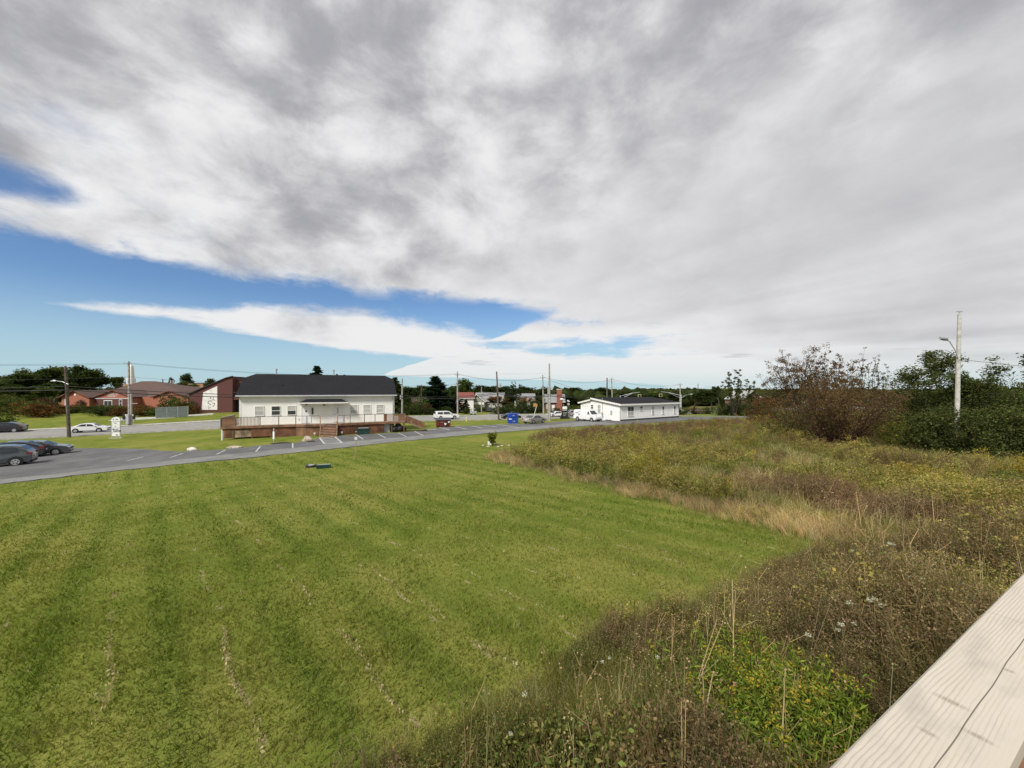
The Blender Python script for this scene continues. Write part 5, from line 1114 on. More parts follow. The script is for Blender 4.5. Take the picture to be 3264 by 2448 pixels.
# the line of trees beyond the road
for pr, nm, lb, px, Y, ty, w_, H0, W0 in (
    (SPR[0],'spruce_tree','ragged spruce at the right end of the hall roof',1258,112,1200,50,10,5.5),(BR[1],'broadleaf_tree','dark tree between hall end and pale pole',1268,118,1228,70,10,7),(BR[3],'broadleaf_tree','dark tree behind the pale pole',1308,128,1233,80,10,7),
    (BR[1],'broadleaf_tree','green tree left of the big spruce',1345,135,1240,70,10,7),(SPR[1],'spruce_tree','big dark spruce behind the long white SUV',1388,118,1197,72,10,5.5),(SPR[2],'spruce_tree','black spruce low beside the big spruce',1412,116,1262,44,10,5.5),
    (BR[1],'broadleaf_tree','tree right of the big spruce',1432,140,1238,60,10,7),(BR[0],'broadleaf_tree','tree behind the tall grey pole',1464,150,1222,50,10,7),(BR[0],'broadleaf_tree','large round green tree above the red roof',1505,165,1205,86,10,7),(BR[1],'broadleaf_tree','spreading tree above the grey bungalow',1545,170,1227,90,10,7),
    (AIRY[1],'slender_tree','first slender dark tree right of the leaning pole',1632,135,1211,30,10,5),(AIRY[1],'slender_tree','second slender dark tree right of the leaning pole',1652,135,1211,28,10,5),(AUT[0],'autumn_tree','brownish tree behind the leaning pole',1598,118,1262,62,10,7),(BR[3],'broadleaf_tree','dark tree under the slender trees',1640,128,1262,70,10,7),
    (AUT[1],'autumn_tree','orange red tree above the silver sedan',1681,122,1264,34,10,7),(BR[2],'broadleaf_tree','olive tree beside the orange red tree',1708,128,1262,44,10,7),(AIRY[0],'slender_tree','thin tree tuft left of the two arm pole',1700,150,1232,36,10,5),(BR[3],'broadleaf_tree','dark tree left of the brick chimney',1765,150,1248,80,10,7),
    (BR[1],'broadleaf_tree','dark tree right of the brick chimney',1815,140,1258,66,10,7),(BR[3],'broadleaf_tree','domed dark tree behind the van',1845,180,1234,80,10,7),(BR[1],'broadleaf_tree','dark tree behind the plain dark pole',1905,190,1234,80,10,7),(BR[1],'broadleaf_tree','dark tree behind the low building ridge',1975,150,1246,80,10,7),
    (BR[0],'broadleaf_tree','green tree between the two signals',2080,150,1250,90,10,7),(BR[1],'broadleaf_tree','dark tree beside the signal pole',2140,145,1250,70,10,7),(BR[3],'broadleaf_tree','dark tree right of the signal pole',2215,140,1252,80,10,7),(BR[1],'broadleaf_tree','dark tree over the hedge end',2270,135,1240,80,10,7),(BR[1],'broadleaf_tree','small dark tree with flat top by the hedge',2292,150,1230,40,10,7),
    (AIRY[0],'bare_tree','tall sparse tree above the hedge',2343,92,1172,50,10,5),(AIRY[0],'bare_tree','shorter sparse tree beside the tall sparse one',2388,96,1204,44,10,5),(SPR[2],'cedar_tree','dark cedar left of the red roofed house',1440,120,1272,36,10,5.5),(SPR[2],'cedar_tree','dark cedar at the driveway of the red roofed house',1485,119,1272,22,10,5.5),(SPR[2],'cedar_tree','second dark cedar left of the red roofed house',1462,122,1275,30,10,5.5)):
    by_px(pr, nm, lb, px, Y, ty, w_*(2.1 if nm in ('spruce_tree', 'cedar_tree') else 1.45), H0, W0, 'tree')
for i in range(30):
    by_px(BR[wd.choice([0, 1, 1, 3])], 'broadleaf_tree', 'dark leafy tree in the row behind the houses beyond the road', 1255+i*17+wd.uniform(-8, 8), wd.uniform(158, 182), wd.uniform(1228, 1246), wd.uniform(90, 130), group='tree row behind the houses')
HG_ = 'shrubs round the houses beyond the road'
for px, Y, ty, w_, k_ in ((1290,104,1292,50,3),(1315,106,1296,50,0),(1335,105,1290,44,3),(1362,108,1288,44,4),(1375,106,1300,40,3),(1425,108,1296,44,3),(1486,112,1300,28,3),(1530,126,1292,40,0),(1560,128,1296,44,0),(1590,112,1296,60,3),(1615,112,1290,50,3),(1660,116,1278,56,3),(1700,118,1276,56,3),(1642,120,1280,44,0),(1690,120,1292,50,3),(1720,122,1288,44,3),(1830,120,1288,60,0),(1770,122,1300,40,3)):
    by_px(SHR[k_], 'shrub', 'dark garden shrub before the houses beyond the road', px, Y, ty, w_, 3, 4, 'shrub', HG_)
for px, Y, ty, w_, k_, lb in ((2352,120,1262,60,3,'dark shrub before the pale roofed house'),(2398,118,1258,70,4,'brown shrub before the pale roofed house'),(2440,112,1266,70,2,'rusty shrub right of the pale roofed house'),(1300,112,1262,50,3,'dark shrub left before the low white house'),(1345,112,1258,60,0,'green shrub right before the low white house'),(1322,110,1280,40,1,'olive shrub in the middle before the low white house')): by_px(SHR[k_], 'shrub', lb, px, Y, ty, w_, 3, 4, 'shrub')
HDG = 'clipped dark bushes of the hedge beyond the driveway'
for i in range(7): by_px(SHR[[0,3,3,0,3,0,3][i]], 'hedge_bush', 'dark green bush in the hedge row beyond the driveway', 2292+i*23, 98-i*1.2, 1285+(i % 3)*2, 46, 3, 4, 'hedge bush', HDG)
for px, Y, ty, w_, k_, lb in ((2175,108,1296,44,0,'yellow green shrub at the corner of the low building'),(2215,112,1300,60,4,'brown brush right of the low building'),(2255,110,1298,60,1,'olive brush before the signal pole'),(2455,88,1300,60,0,'yellow green shrub at the driveway bend')): by_px(SHR[k_], 'shrub', lb, px, Y, ty, w_, 3, 4, 'shrub')

# right hand thicket, close enough to show its leaves
def near_tree(seed, name, label, px, Y, ty, w_px, pal, n, leaf, clump, cat='tree', **kw):
    b = onground(px, Y); H = CZ-(ty-HY)/F*Y-b.z; w_ = w_px/F*Y
    return plant_tree(tree_mesh(seed, H, w_, pal, n, leaf, clump, **kw), name, label, cat, b)
def near_bush(seed, name, label, px, Y, ty, w_px, pal, n, leaf, cat='bush', group=None, **kw):
    b = onground(px, Y); H = CZ-(ty-HY)/F*Y-b.z; o = plant_tree(bush_mesh(seed, H, w_px/F*Y, pal, n, leaf, **kw), name, label, cat, b)
    if group: o['group'] = group
    return o
BUSH = [(.165,.098,.048),(.135,.08,.042),(.19,.12,.06),(.12,.085,.04)]; MIXB = [(.16,.11,.05),(.13,.105,.045),(.18,.12,.06),(.12,.085,.045)]
near_bush(201, 'brown_bush', 'large many stemmed bush with red brown leaves in the meadow', 2668, 31, 1200, 330, BUSH+[(.14,.12,.045)], 22000, .12, shape='fan', bark='bark_red', nst=84, cr=.085, lo=.08)
near_bush(202, 'umbrella_tree', 'spreading tree with rusty leaves above the brown bush', 2572, 45, 1126, 270, RUST+[(.12,.10,.04)], 9000, .15, 'tree', shape='fan', nst=40, cr=.055, lo=.52)
near_bush(203, 'umbrella_tree', 'smaller rusty spreading tree right beside the brown bush top', 2672, 44, 1142, 170, RUST+[(.12,.10,.04)], 6000, .15, 'tree', shape='fan', nst=28, cr=.06, lo=.50)
near_bush(204, 'sparse_tree', 'sparse half bare tree behind the brown shrubs', 2782, 44, 1142, 110, [(.14,.10,.055),(.11,.10,.05)], 2400, .14, 'tree', shape='fan', nst=18, cr=.06, lo=.45)
near_bush(205, 'brown_shrub', 'red brown shrub spilling right of the big brown bush', 2815, 40, 1268, 190, [(.17,.15,.06),(.19,.15,.07),(.15,.14,.05)], 6000, .13, 'shrub', bark='bark_red', nst=34, cr=.11)
near_bush(206, 'brown_shrub', 'rusty shrub left behind the big brown bush', 2530, 46, 1246, 230, MIXB+RUST, 6500, .16, 'shrub', bark='bark_red', nst=30, cr=.12)
near_bush(207, 'green_shrub', 'olive shrub at the foot of the rusty spreading tree', 2540, 41, 1292, 210, OLIVE+BROWN[:1], 4600, .15, 'shrub', nst=20)
near_bush(211, 'brown_shrub', 'low brown shrub behind the driveway bend', 2440, 62, 1262, 120, BROWN+RUST, 3000, .2, 'shrub', nst=18)
near_bush(208, 'yellow_shrub', 'bright yellow green shrub between brown bush and dark thicket', 2852, 31, 1338, 150, YELG, 3200, .12, 'shrub', nst=16, cr=.13)
near_bush(212, 'olive_shrub', 'dull olive shrub behind the bright yellow green shrub', 2830, 34, 1300, 150, [(.15,.14,.05),(.13,.125,.045)], 3600, .14, 'shrub', nst=18, cr=.13)
TP = [(.075,.095,.03),(.095,.115,.037),(.055,.075,.024),(.12,.13,.042)]
near_tree(209, 'thicket_tree', 'dark green tree left of the thicket pole', 2972, 33, 1112, 300, TP, 11000, .17, .6, depth=4, trunkL=.28, spread=.52, up=.35, flat=.7, dl=2)
near_tree(210, 'thicket_tree', 'dark green tree right of the thicket pole', 3205, 31, 1106, 300, TP+OLIVE, 11000, .17, .6, depth=4, trunkL=.28, spread=.52, up=.35, flat=.7, dl=2)
for i, (px, Y, ty, w_) in enumerate(((2950,34,1234,170),(3000,31,1246,190),(3110,31,1218,210),(3190,30,1206,230),(3285,29.5,1214,230),(2968,28.8,1316,165),(3060,27.4,1300,200),(3170,26.5,1290,220),(3270,26.3,1296,200))):
    near_bush(220+i, 'thicket_bush', ['dark green bush of the thicket standing in its back row','dark green bush of the thicket low in its front row'][i > 4], px, Y, ty, w_, TP, 9000, .14, 'bush', ['back row bushes of the dark thicket','front row bushes of the dark thicket'][i > 4], nst=24, clumps=150, cr=.13)
# young tree with its sign and stones
yt = onground(1571, 37.2)
plant_tree(bush_mesh(240, 1.45, 1.05, YELG+[(.10,.13,.03)], 2200, .10, 'fan', nst=7, cr=.19), 'young_tree', 'young tree with yellow green leaves beside a white plate', 'tree', yt)
t = thing('memorial_plate', 'white plate leaning by stones under the young tree', 'plate', at(1562, 1417), .2); part(t, 'plate', 'sign_white', (-.24,.22,-.05,.0,-.05,.34)); part(t, 'stand', 'trim_grey', (-.02,.02,.02,.2,-.05,.25))
for i, (px, py, w_) in enumerate(((1580,1417,.22),(1540,1421,.20),(1556,1424,.26),(1600,1422,.22),(1622,1421,.3),(1588,1425,.2))):
    tag(blob('edging_stone', 'stone', None, at(px, py, .03), (w_*.8, w_*.55, .08), 40+i, 2, .16), 'pale stone in the ring round the young tree', 'stone', 'stones ringing the young tree')

# far woods: one mass to the skyline
def far_woods():
    b = bmesh.new(); bmesh.ops.create_icosphere(b, subdivisions=2, radius=1); r = np.random.default_rng(9)
    V0 = np.array([v.co[:] for v in b.verts]); F0 = np.array([[v.index for v in f.verts] for f in b.faces]); b.free()
    vb = VB(); n = 6000
    d_ = 152*(1000/152)**r.uniform(0, 1, n)**.85; px = r.uniform(-500, 3700, n)
    X, Y = (px-CX)/F*d_, d_
    ok = ~((px < 1250) & (d_ < 230)) & ~((px < 1760) & (d_ < 178)); X, Y, d_, px = X[ok], Y[ok], d_[ok], px[ok]; n = len(X)
    H = r.uniform(5.5, 9.5, n)+np.clip((d_-350)/650, 0, 1)*3.5+2.2*np.sin(px*.006+1)*(d_ > 300); Wd = H*r.uniform(.40, .62, n); Z = gz(X, Y)
    H = np.minimum(H, 5.6-Z-1.35+d_*r.uniform(.000, .0075, n)+np.where(r.uniform(size=n) < .05, 2, 0))
    pal = np.array(DGREEN+GREEN+OLIVE[:1]+[(.075,.06,.03)])
    for i in range(n):
        k_ = 1+r.normal(0, .2, (len(V0), 1)); V = V0*k_*[Wd[i], Wd[i], H[i]*.56]+[X[i], Y[i], Z[i]+H[i]*.45]
        c = pal[r.integers(0, len(pal))]*(1+r.normal(0, .12))*.72; vb.add(V, F0, np.tile(c, (len(V0), 1))*(1+r.normal(0, .18, (len(V0), 1))))
    o = vb.build('far_woods', None, PLANT); tag(o, 'mixed woods stretching to the skyline behind the houses', kind='stuff')
far_woods()

# ================================================================== meadow
def ribbon(pts, w0, w1):
    """flat tapering strip"""
    pts = np.array(pts, float); n = len(pts); t = np.linspace(0, 1, n)[:, None]; w_ = (w0*(1-t)+w1*t)/2
    dd = np.gradient(pts, axis=0); s_ = np.cross(dd, [0.3, .9, .2]); s_ /= np.linalg.norm(s_, axis=1)[:, None]+1e-9
    V = np.concatenate([pts-s_*w_, pts+s_*w_]); i = np.arange(n-1)
    return V, np.concatenate([np.stack([i, i+1, i+n+1], 1), np.stack([i, i+n+1, i+n], 1)])
def t_grass(r, nb_, h, w_, lean, pal, spread=.12):
    vb = VB()
    for _ in range(nb_):
        a = r.uniform(0, 2*PI); b = r.normal(0, spread, 2); hh = h*r.uniform(.55, 1.1); l_ = lean*r.uniform(.2, 1.2)*hh; dx = np.array([math.cos(a), math.sin(a), 0])
        pts = [np.array([b[0], b[1], -.05]), np.array([b[0], b[1], hh*.55])+dx*l_*.25, np.array([b[0], b[1], hh*(1-.25*lean)])+dx*l_]
        V, Fc = ribbon(pts, w_, w_*.25); vb.add(V, Fc, np.tile(pick(r, pal, 1, .15), (len(V), 1)))
    return vb.arrays()
def t_weed(r, stems, h, leafn, leafs, pal_leaf, pal_stem, top=None, topn=0, tops=.02, spread=.10, branchy=0, topspread=.06, lw=.5):
    vb = VB()
    for _ in range(stems):
        b = r.normal(0, spread, 2); hh = h*r.uniform(.65, 1.1); tip = np.array([b[0]+r.normal(0, .1)*hh, b[1]+r.normal(0, .1)*hh, hh]); p0 = np.array([b[0], b[1], -.05])
        mid = (p0+tip)/2+r.normal(0, .025, 3)
        V, Fc = ribbon([p0, mid, tip], .012, .005); vb.add(V, Fc, np.tile(pick(r, pal_stem, 1, .15), (len(V), 1)))
        for _b in range(branchy):
            t = r.uniform(.35, .9); q0 = p0*(1-t)+tip*t; q1 = q0+np.array([r.normal(0, .13), r.normal(0, .13), r.uniform(.06, .22)])*hh
            V, Fc = ribbon([q0, (q0+q1)/2, q1], .007, .004); vb.add(V, Fc, np.tile(pick(r, pal_stem, 1, .15), (len(V), 1)))
            if topn: leaves(vb, q1+r.normal(0, topspread*.7, (max(1, topn//3), 3)), tops, pick(r, top, max(1, topn//3), .2), r, .2, .8)
        if leafn:
            t = r.uniform(.08, .92, leafn); P_ = p0+(tip-p0)*t[:, None]+r.normal(0, .035+leafs*.3, (leafn, 3)); leaves(vb, P_, leafs, pick(r, pal_leaf, leafn, .2), r, .1, lw)
        if topn: leaves(vb, tip+r.normal(0, topspread, (topn, 3))*[1, 1, .8], tops, pick(r, top, topn, .2), r, .2, .8)
    return vb.arrays()
BRT = 1.0
TAN = [(.50,.37,.21),(.42,.30,.17),(.54,.41,.24),(.34,.26,.14)]; STRAW = [(.44,.38,.20),(.34,.31,.14),(.50,.42,.24)]
GLEAF = [(.18,.205,.04),(.22,.235,.05),(.145,.17,.036)]; WEEDG = [(.135,.165,.042),(.17,.19,.05),(.105,.135,.038)]; OLV = [(.28,.25,.085),(.34,.285,.105),(.235,.22,.07)]
GOLD = [(.30,.25,.045),(.25,.215,.05),(.36,.28,.045)]; DULLGOLD = [(.33,.28,.085),(.38,.31,.11),(.27,.25,.075)]
DEAD = [(.23,.155,.09),(.18,.12,.07),(.28,.195,.115),(.15,.10,.06)]; STEM = [(.18,.14,.07),(.15,.105,.055),(.22,.18,.09)]
NEARD = [(.235,.17,.088),(.18,.135,.07),(.29,.215,.115),(.17,.15,.07)]
tr = np.random.default_rng(21)
def vnoise(x, y, f, seed):
    r = np.random.default_rng(seed); out = np.zeros_like(x)
    for i in range(5):
        a = r.uniform(0, 2*PI); ff = f*r.uniform(.6, 1.6); out += np.sin((x*math.cos(a)+y*math.sin(a))*ff+r.uniform(0, 6))
    return out/5
def scatter(vb, temps, XY, sc, tr_, tint=.14, zs=None, lean=.0):
    """copies of small plants standing on the ground"""
    if not len(XY): return
    Z = gz(XY[:, 0], XY[:, 1]); which = tr_.integers(0, len(temps), len(XY))
    for k_, (V0, F0, C0) in enumerate(temps):
        idx = np.nonzero(which == k_)[0]
        if not len(idx): continue
        m_ = len(idx); a = tr_.uniform(0, 2*PI, m_); s_ = sc[idx] if not np.isscalar(sc) else np.full(m_, sc); s_ = s_*tr_.uniform(.75, 1.25, m_); sz = s_*tr_.uniform(.8, 1.2, m_)
        c_, n_ = np.cos(a), np.sin(a); x, y, z = V0[:, 0], V0[:, 1], V0[:, 2]; le = tr_.normal(0, .10, (m_, 2))+[lean, lean*.2]
        X = (c_[:, None]*x-n_[:, None]*y)*s_[:, None]+z*sz[:, None]*le[:, :1]+XY[idx, :1]
        Y = (n_[:, None]*x+c_[:, None]*y)*s_[:, None]+z*sz[:, None]*le[:, 1:]+XY[idx, 1:2]
        ZZ = z*sz[:, None]+Z[idx][:, None]
        patch_ = 1+.30*vnoise(XY[idx, 0], XY[idx, 1], 1.1, 77)+.18*vnoise(XY[idx, 0], XY[idx, 1], 3.0, 78)
        C = C0[None]*patch_[:, None, None]*(1+tr_.normal(0, tint, (m_, 1, 1)))*(1+tr_.normal(0, tint*.35, (m_, 1, 3)))
        Fc = (np.arange(m_)[:, None, None]*len(V0)+F0[None]).reshape(-1, 3)
        vb.add(np.stack([X, Y, ZZ], -1).reshape(-1, 3), Fc, C.reshape(-1, 3))
def cand(n, y0, y1, tr_):
    """points spread evenly over the view between two distances"""
    y = np.sqrt(tr_.uniform(y0**2, y1**2, n)); x = y*tr_.uniform(-1.42, 1.42, n); return x, y
def in_meadow(x, y): return inpoly(x, y, MEADOW)
RAIL_P, RAIL_D = np.array([.497, .61]), np.array([.875, .485])
def beyond_rail(x, y): return (x-RAIL_P[0])*(-RAIL_D[1])+(y-RAIL_P[1])*RAIL_D[0] > .9
grass_t = [t_grass(tr, 16, .75, .014, .75, TAN) for _ in range(4)]; straw_t = [t_grass(tr, 12, .8, .012, .5, STRAW) for _ in range(3)]; olive_t = [t_grass(tr, 14, .65, .016, .45, OLV) for _ in range(4)]
gold_t = [t_weed(tr, 4, .95, 16, .085, GLEAF+OLV, STEM, DULLGOLD, 12, .045, .10, 1, .06, .35) for _ in range(4)]; goldy_t = [t_weed(tr, 4, 1.0, 16, .085, GLEAF, STEM, GOLD, 16, .05, .10, 1, .07, .35) for _ in range(3)]
dead_t = [t_weed(tr, 4, .85, 5, .045, DEAD, DEAD, DEAD, 9, .035, .11, 3, .05) for _ in range(5)]; leafy_t = [t_weed(tr, 4, .6, 20, .075, WEEDG+GLEAF, STEM, None, 0, 0, .11) for _ in range(4)]
ndead_t = [t_weed(tr, 5, .75, 16, .03, NEARD+WEEDG[:1], NEARD, NEARD, 8, .02, .10, 4, .035) for _ in range(5)]; nleaf_t = [t_weed(tr, 5, .5, 34, .04, WEEDG+OLV[:1], STEM, None, 0, 0, .10, 2) for _ in range(5)]; nstraw_t = [t_grass(tr, 18, .55, .006, .6, pl_, .10) for pl_ in (STRAW, OLV, GLEAF+OLV, GLEAF, OLV)]
shrubby_t = [t_weed(tr, 9, .95, 16, .075, DEAD+[(.12,.085,.04)], DEAD, DEAD, 5, .05, .22, 2, .05) for _ in range(4)]
GC = G(2500, 2400)
def build_meadow():
    kinds = {'dry_grass': VB(), 'goldenrod': VB(), 'brown_weeds': VB(), 'leafy_weeds': VB()}
    for y0, y1, n, grow in ((1.6, 9.5, 24000, .92), (9.5, 18, 13000, .95), (18, 34, 13000, 1.12), (34, 76, 15000, 1.3)):
        x, y = cand(n, y0, y1, tr); j_ = .55*vnoise(x, y, 2.2, 50)+tr.normal(0, .12, len(x)); ok = in_meadow(x+j_, y+j_) & beyond_rail(x, y); x, y = x[ok], y[ok]
        e = edge_dist(x, y, MEADOW); a = vnoise(x, y, .45, 1); b = vnoise(x, y, .8, 2); c_ = vnoise(x, y, .28, 3); u = tr.uniform(-.35, .35, len(x))
        near = (y < 9.5)
        # what grows where
        kind = np.full(len(x), 0)                                             # olive and dry grass
        kind[(a+u) > .10] = 1                                                 # goldenrod
        kind[(b+u) > .30] = 3                                                 # leafy
        kind[(vnoise(x, y, .7, 23)+u*.7) > .42] = 2                                                # dead stems
        band1 = (y > 22) & (y < 40) & (x < 14); kind[band1 & (tr.uniform(size=len(x)) < .5)] = 1
        border = (e < 1.5+.5*vnoise(x, y, 1.2, 40)) & (y > 9.5) & (x < 12) & (y < 33); kind[border & (tr.uniform(size=len(x)) < .9)] = 5
        farband = (y > 40) & (e < 10) & (x > 1); kind[farband & (tr.uniform(size=len(x)) < .93)] = 4
        w3 = vnoise(x, y, 1.9, 31)+tr.normal(0, .22, len(x)); br_ = -.42+.34*np.clip((x-1)/4, 0, 1)
        nk = np.where(w3 < br_, 6, np.where(vnoise(x, y, 2.3, 33)+tr.normal(0, .25, len(x)) > -.05, 8, 7)); nk = np.where((tr.uniform(size=len(x)) < .06) & (y > 5.5), 1, nk); kind[near] = nk[near]
        sc = np.full(len(x), grow)*(.5+.5*np.clip(e/2.2, 0, 1))*(1+.38*vnoise(x, y, 1.5, 8)+.25*vnoise(x, y, 3.5, 18))
        sc = np.where(np.hypot(x-GC.x, y-GC.y) < .75, sc*.35, sc)
        XY = np.stack([x, y], 1)
        m_ = kind == 5; scatter(kinds['dry_grass'], grass_t+straw_t[:1], XY[m_], sc[m_]*.95, tr, .12, lean=-.3)
        m_ = (kind == 0); tan_ = m_ & (vnoise(x, y, .5, 6)+u > .30); scatter(kinds['dry_grass'], straw_t+grass_t[:1], XY[tan_], sc[tan_]*.9, tr); oth = m_ & ~tan_; scatter(kinds['dry_grass'], olive_t+straw_t[:1], XY[oth], sc[oth]*.9, tr)
        m_ = kind == 6; scatter(kinds['brown_weeds'], ndead_t, XY[m_], sc[m_]*1.1, tr); m_ = kind == 7; scatter(kinds['leafy_weeds'], nleaf_t, XY[m_], sc[m_]*1.1, tr); m_ = kind == 8; scatter(kinds['dry_grass'], nstraw_t, XY[m_], sc[m_]*1.1, tr)
        m_ = kind == 1; yel = m_ & (vnoise(x, y, .6, 5)+u*.6 > .42); scatter(kinds['goldenrod'], goldy_t, XY[yel], sc[yel]*.9, tr); scatter(kinds['goldenrod'], gold_t, XY[m_ & ~yel], sc[m_ & ~yel]*.9, tr)
        m_ = kind == 2; scatter(kinds['brown_weeds'], dead_t, XY[m_], sc[m_], tr); m_ = kind == 4; scatter(kinds['brown_weeds'], shrubby_t, XY[m_], sc[m_]*.62, tr)
        m_ = kind == 3; scatter(kinds['leafy_weeds'], leafy_t, XY[m_], sc[m_]*1.0, tr)
    stalk_t = [t_weed(tr, 2, 1.15, 2, .03, TAN, TAN, TAN, 6, .022, .06, 1, .03) for _ in range(4)]
    x, y = cand(1500, 2.8, 12, tr); ok = in_meadow(x, y) & beyond_rail(x, y) & (edge_dist(x, y, MEADOW) > .7); XY = np.stack([x, y], 1)[ok]; scatter(kinds['brown_weeds'], stalk_t, XY, np.full(len(XY), .85), tr)
    x, y = cand(9000, 2.8, 14, tr); e = edge_dist(x, y, MEADOW); ok = ~in_meadow(x, y) & (e < (.9+.7*vnoise(x, y, 1.7, 61))*tr.uniform(0, 1, len(x))**.7); XY = np.stack([x, y], 1)[ok]; scatter(kinds['dry_grass'], nstraw_t, XY, np.full(len(XY), .42), tr)
    lab = {'dry_grass': 'tan and olive dry grass leaning along the meadow edge', 'goldenrod': 'fading goldenrod covering the meadow', 'brown_weeds': 'brown dead weed stems through the meadow', 'leafy_weeds': 'low green leafy weeds between the dead stems'}
    for nm, vb in kinds.items(): tag(vb.build(nm), lab[nm], kind='stuff')
build_meadow()
# goldenrod clump in the foreground and scattered white umbels
gc = thing('goldenrod_clump', 'bright green goldenrod clump with yellow tips below the railing', 'goldenrod', GC)
vb = VB(); vg = VB(); r_ = np.random.default_rng(31)
for i in range(360):
    b = r_.normal(0, .38, 2); h = r_.uniform(.5, .95)*(1-.3*min(1, np.hypot(*b))); p0 = np.array([b[0], b[1], -.1]); tip = np.array([b[0]*1.25, b[1]*1.25, h])
    V, Fc = ribbon([p0, (p0+tip)/2, tip], .009, .004); vb.add(V, Fc, np.tile(pick(r_, GLEAF, 1, .1), (len(V), 1)))
    t_ = r_.uniform(.2, 1, 34); leaves(vb, p0+(tip-p0)*t_[:, None]+r_.normal(0, .035, (34, 3)), .085, pick(r_, [(.19,.26,.04),(.24,.31,.05),(.15,.21,.034)], 34, .15), r_, .0, .2)
    if r_.uniform() < .38: leaves(vg, tip+r_.normal(0, .03, (16, 3)), .028, pick(r_, GOLD+[(.45,.36,.04)], 16, .15), r_, .1, .8)
vb.build('foliage', gc); tag(vg.build('flower_tips', gc), kind='stuff')
uml = thing('wild_carrot', 'white flat wild carrot umbel on a thin stem among brown weeds', 'wildflower', (0, 0, 0), 0, 'white wild carrot umbels in the near weeds')
vs_ = VB(); V, Fc = ribbon([(0,0,-.1),(.02,0,.45),(.03,.02,.9)], .008, .005); vs_.add(V, Fc, np.tile([[.10,.12,.04]], (len(V), 1))); vs_.build('stem', uml)
vh = VB(); rr_ = np.sqrt(r_.uniform(0, 1, 46))*.030; aa_ = r_.uniform(0, 2*PI, 46); leaves(vh, np.stack([.03+rr_*np.cos(aa_), .02+rr_*np.sin(aa_), .9+.012*r_.normal(size=46)], 1), .016, pick(r_, [(.56,.56,.46)], 46, .08), r_, -.0, .9); vh.build('flower_head', uml)
first = True
for px, py in ((2809,1834),(2760,1862),(2775,1884),(2838,1886),(2700,1952),(2795,1943),(2765,1949),(2732,1980),(2680,2000),(2690,2011),(2798,1957),(2582,2042),(2803,1736),(2842,1755),(2826,1745),(2780,1760),(2710,1752),(2925,1870),(1926,2118),(2088,2118),(1628,2338),(2905,1868),(1938,2090),(1666,2250)):
    o = uml if first else copy_tree(uml); first = False
    v = G(px, py, .82 if px > 2400 else .55); o.location = v; o.rotation_euler = (0, 0, random.uniform(0, 6)); s_ = random.uniform(.85, 1.15)*(1 if px > 2400 else .7); o.scale = (s_, s_, s_*.95)

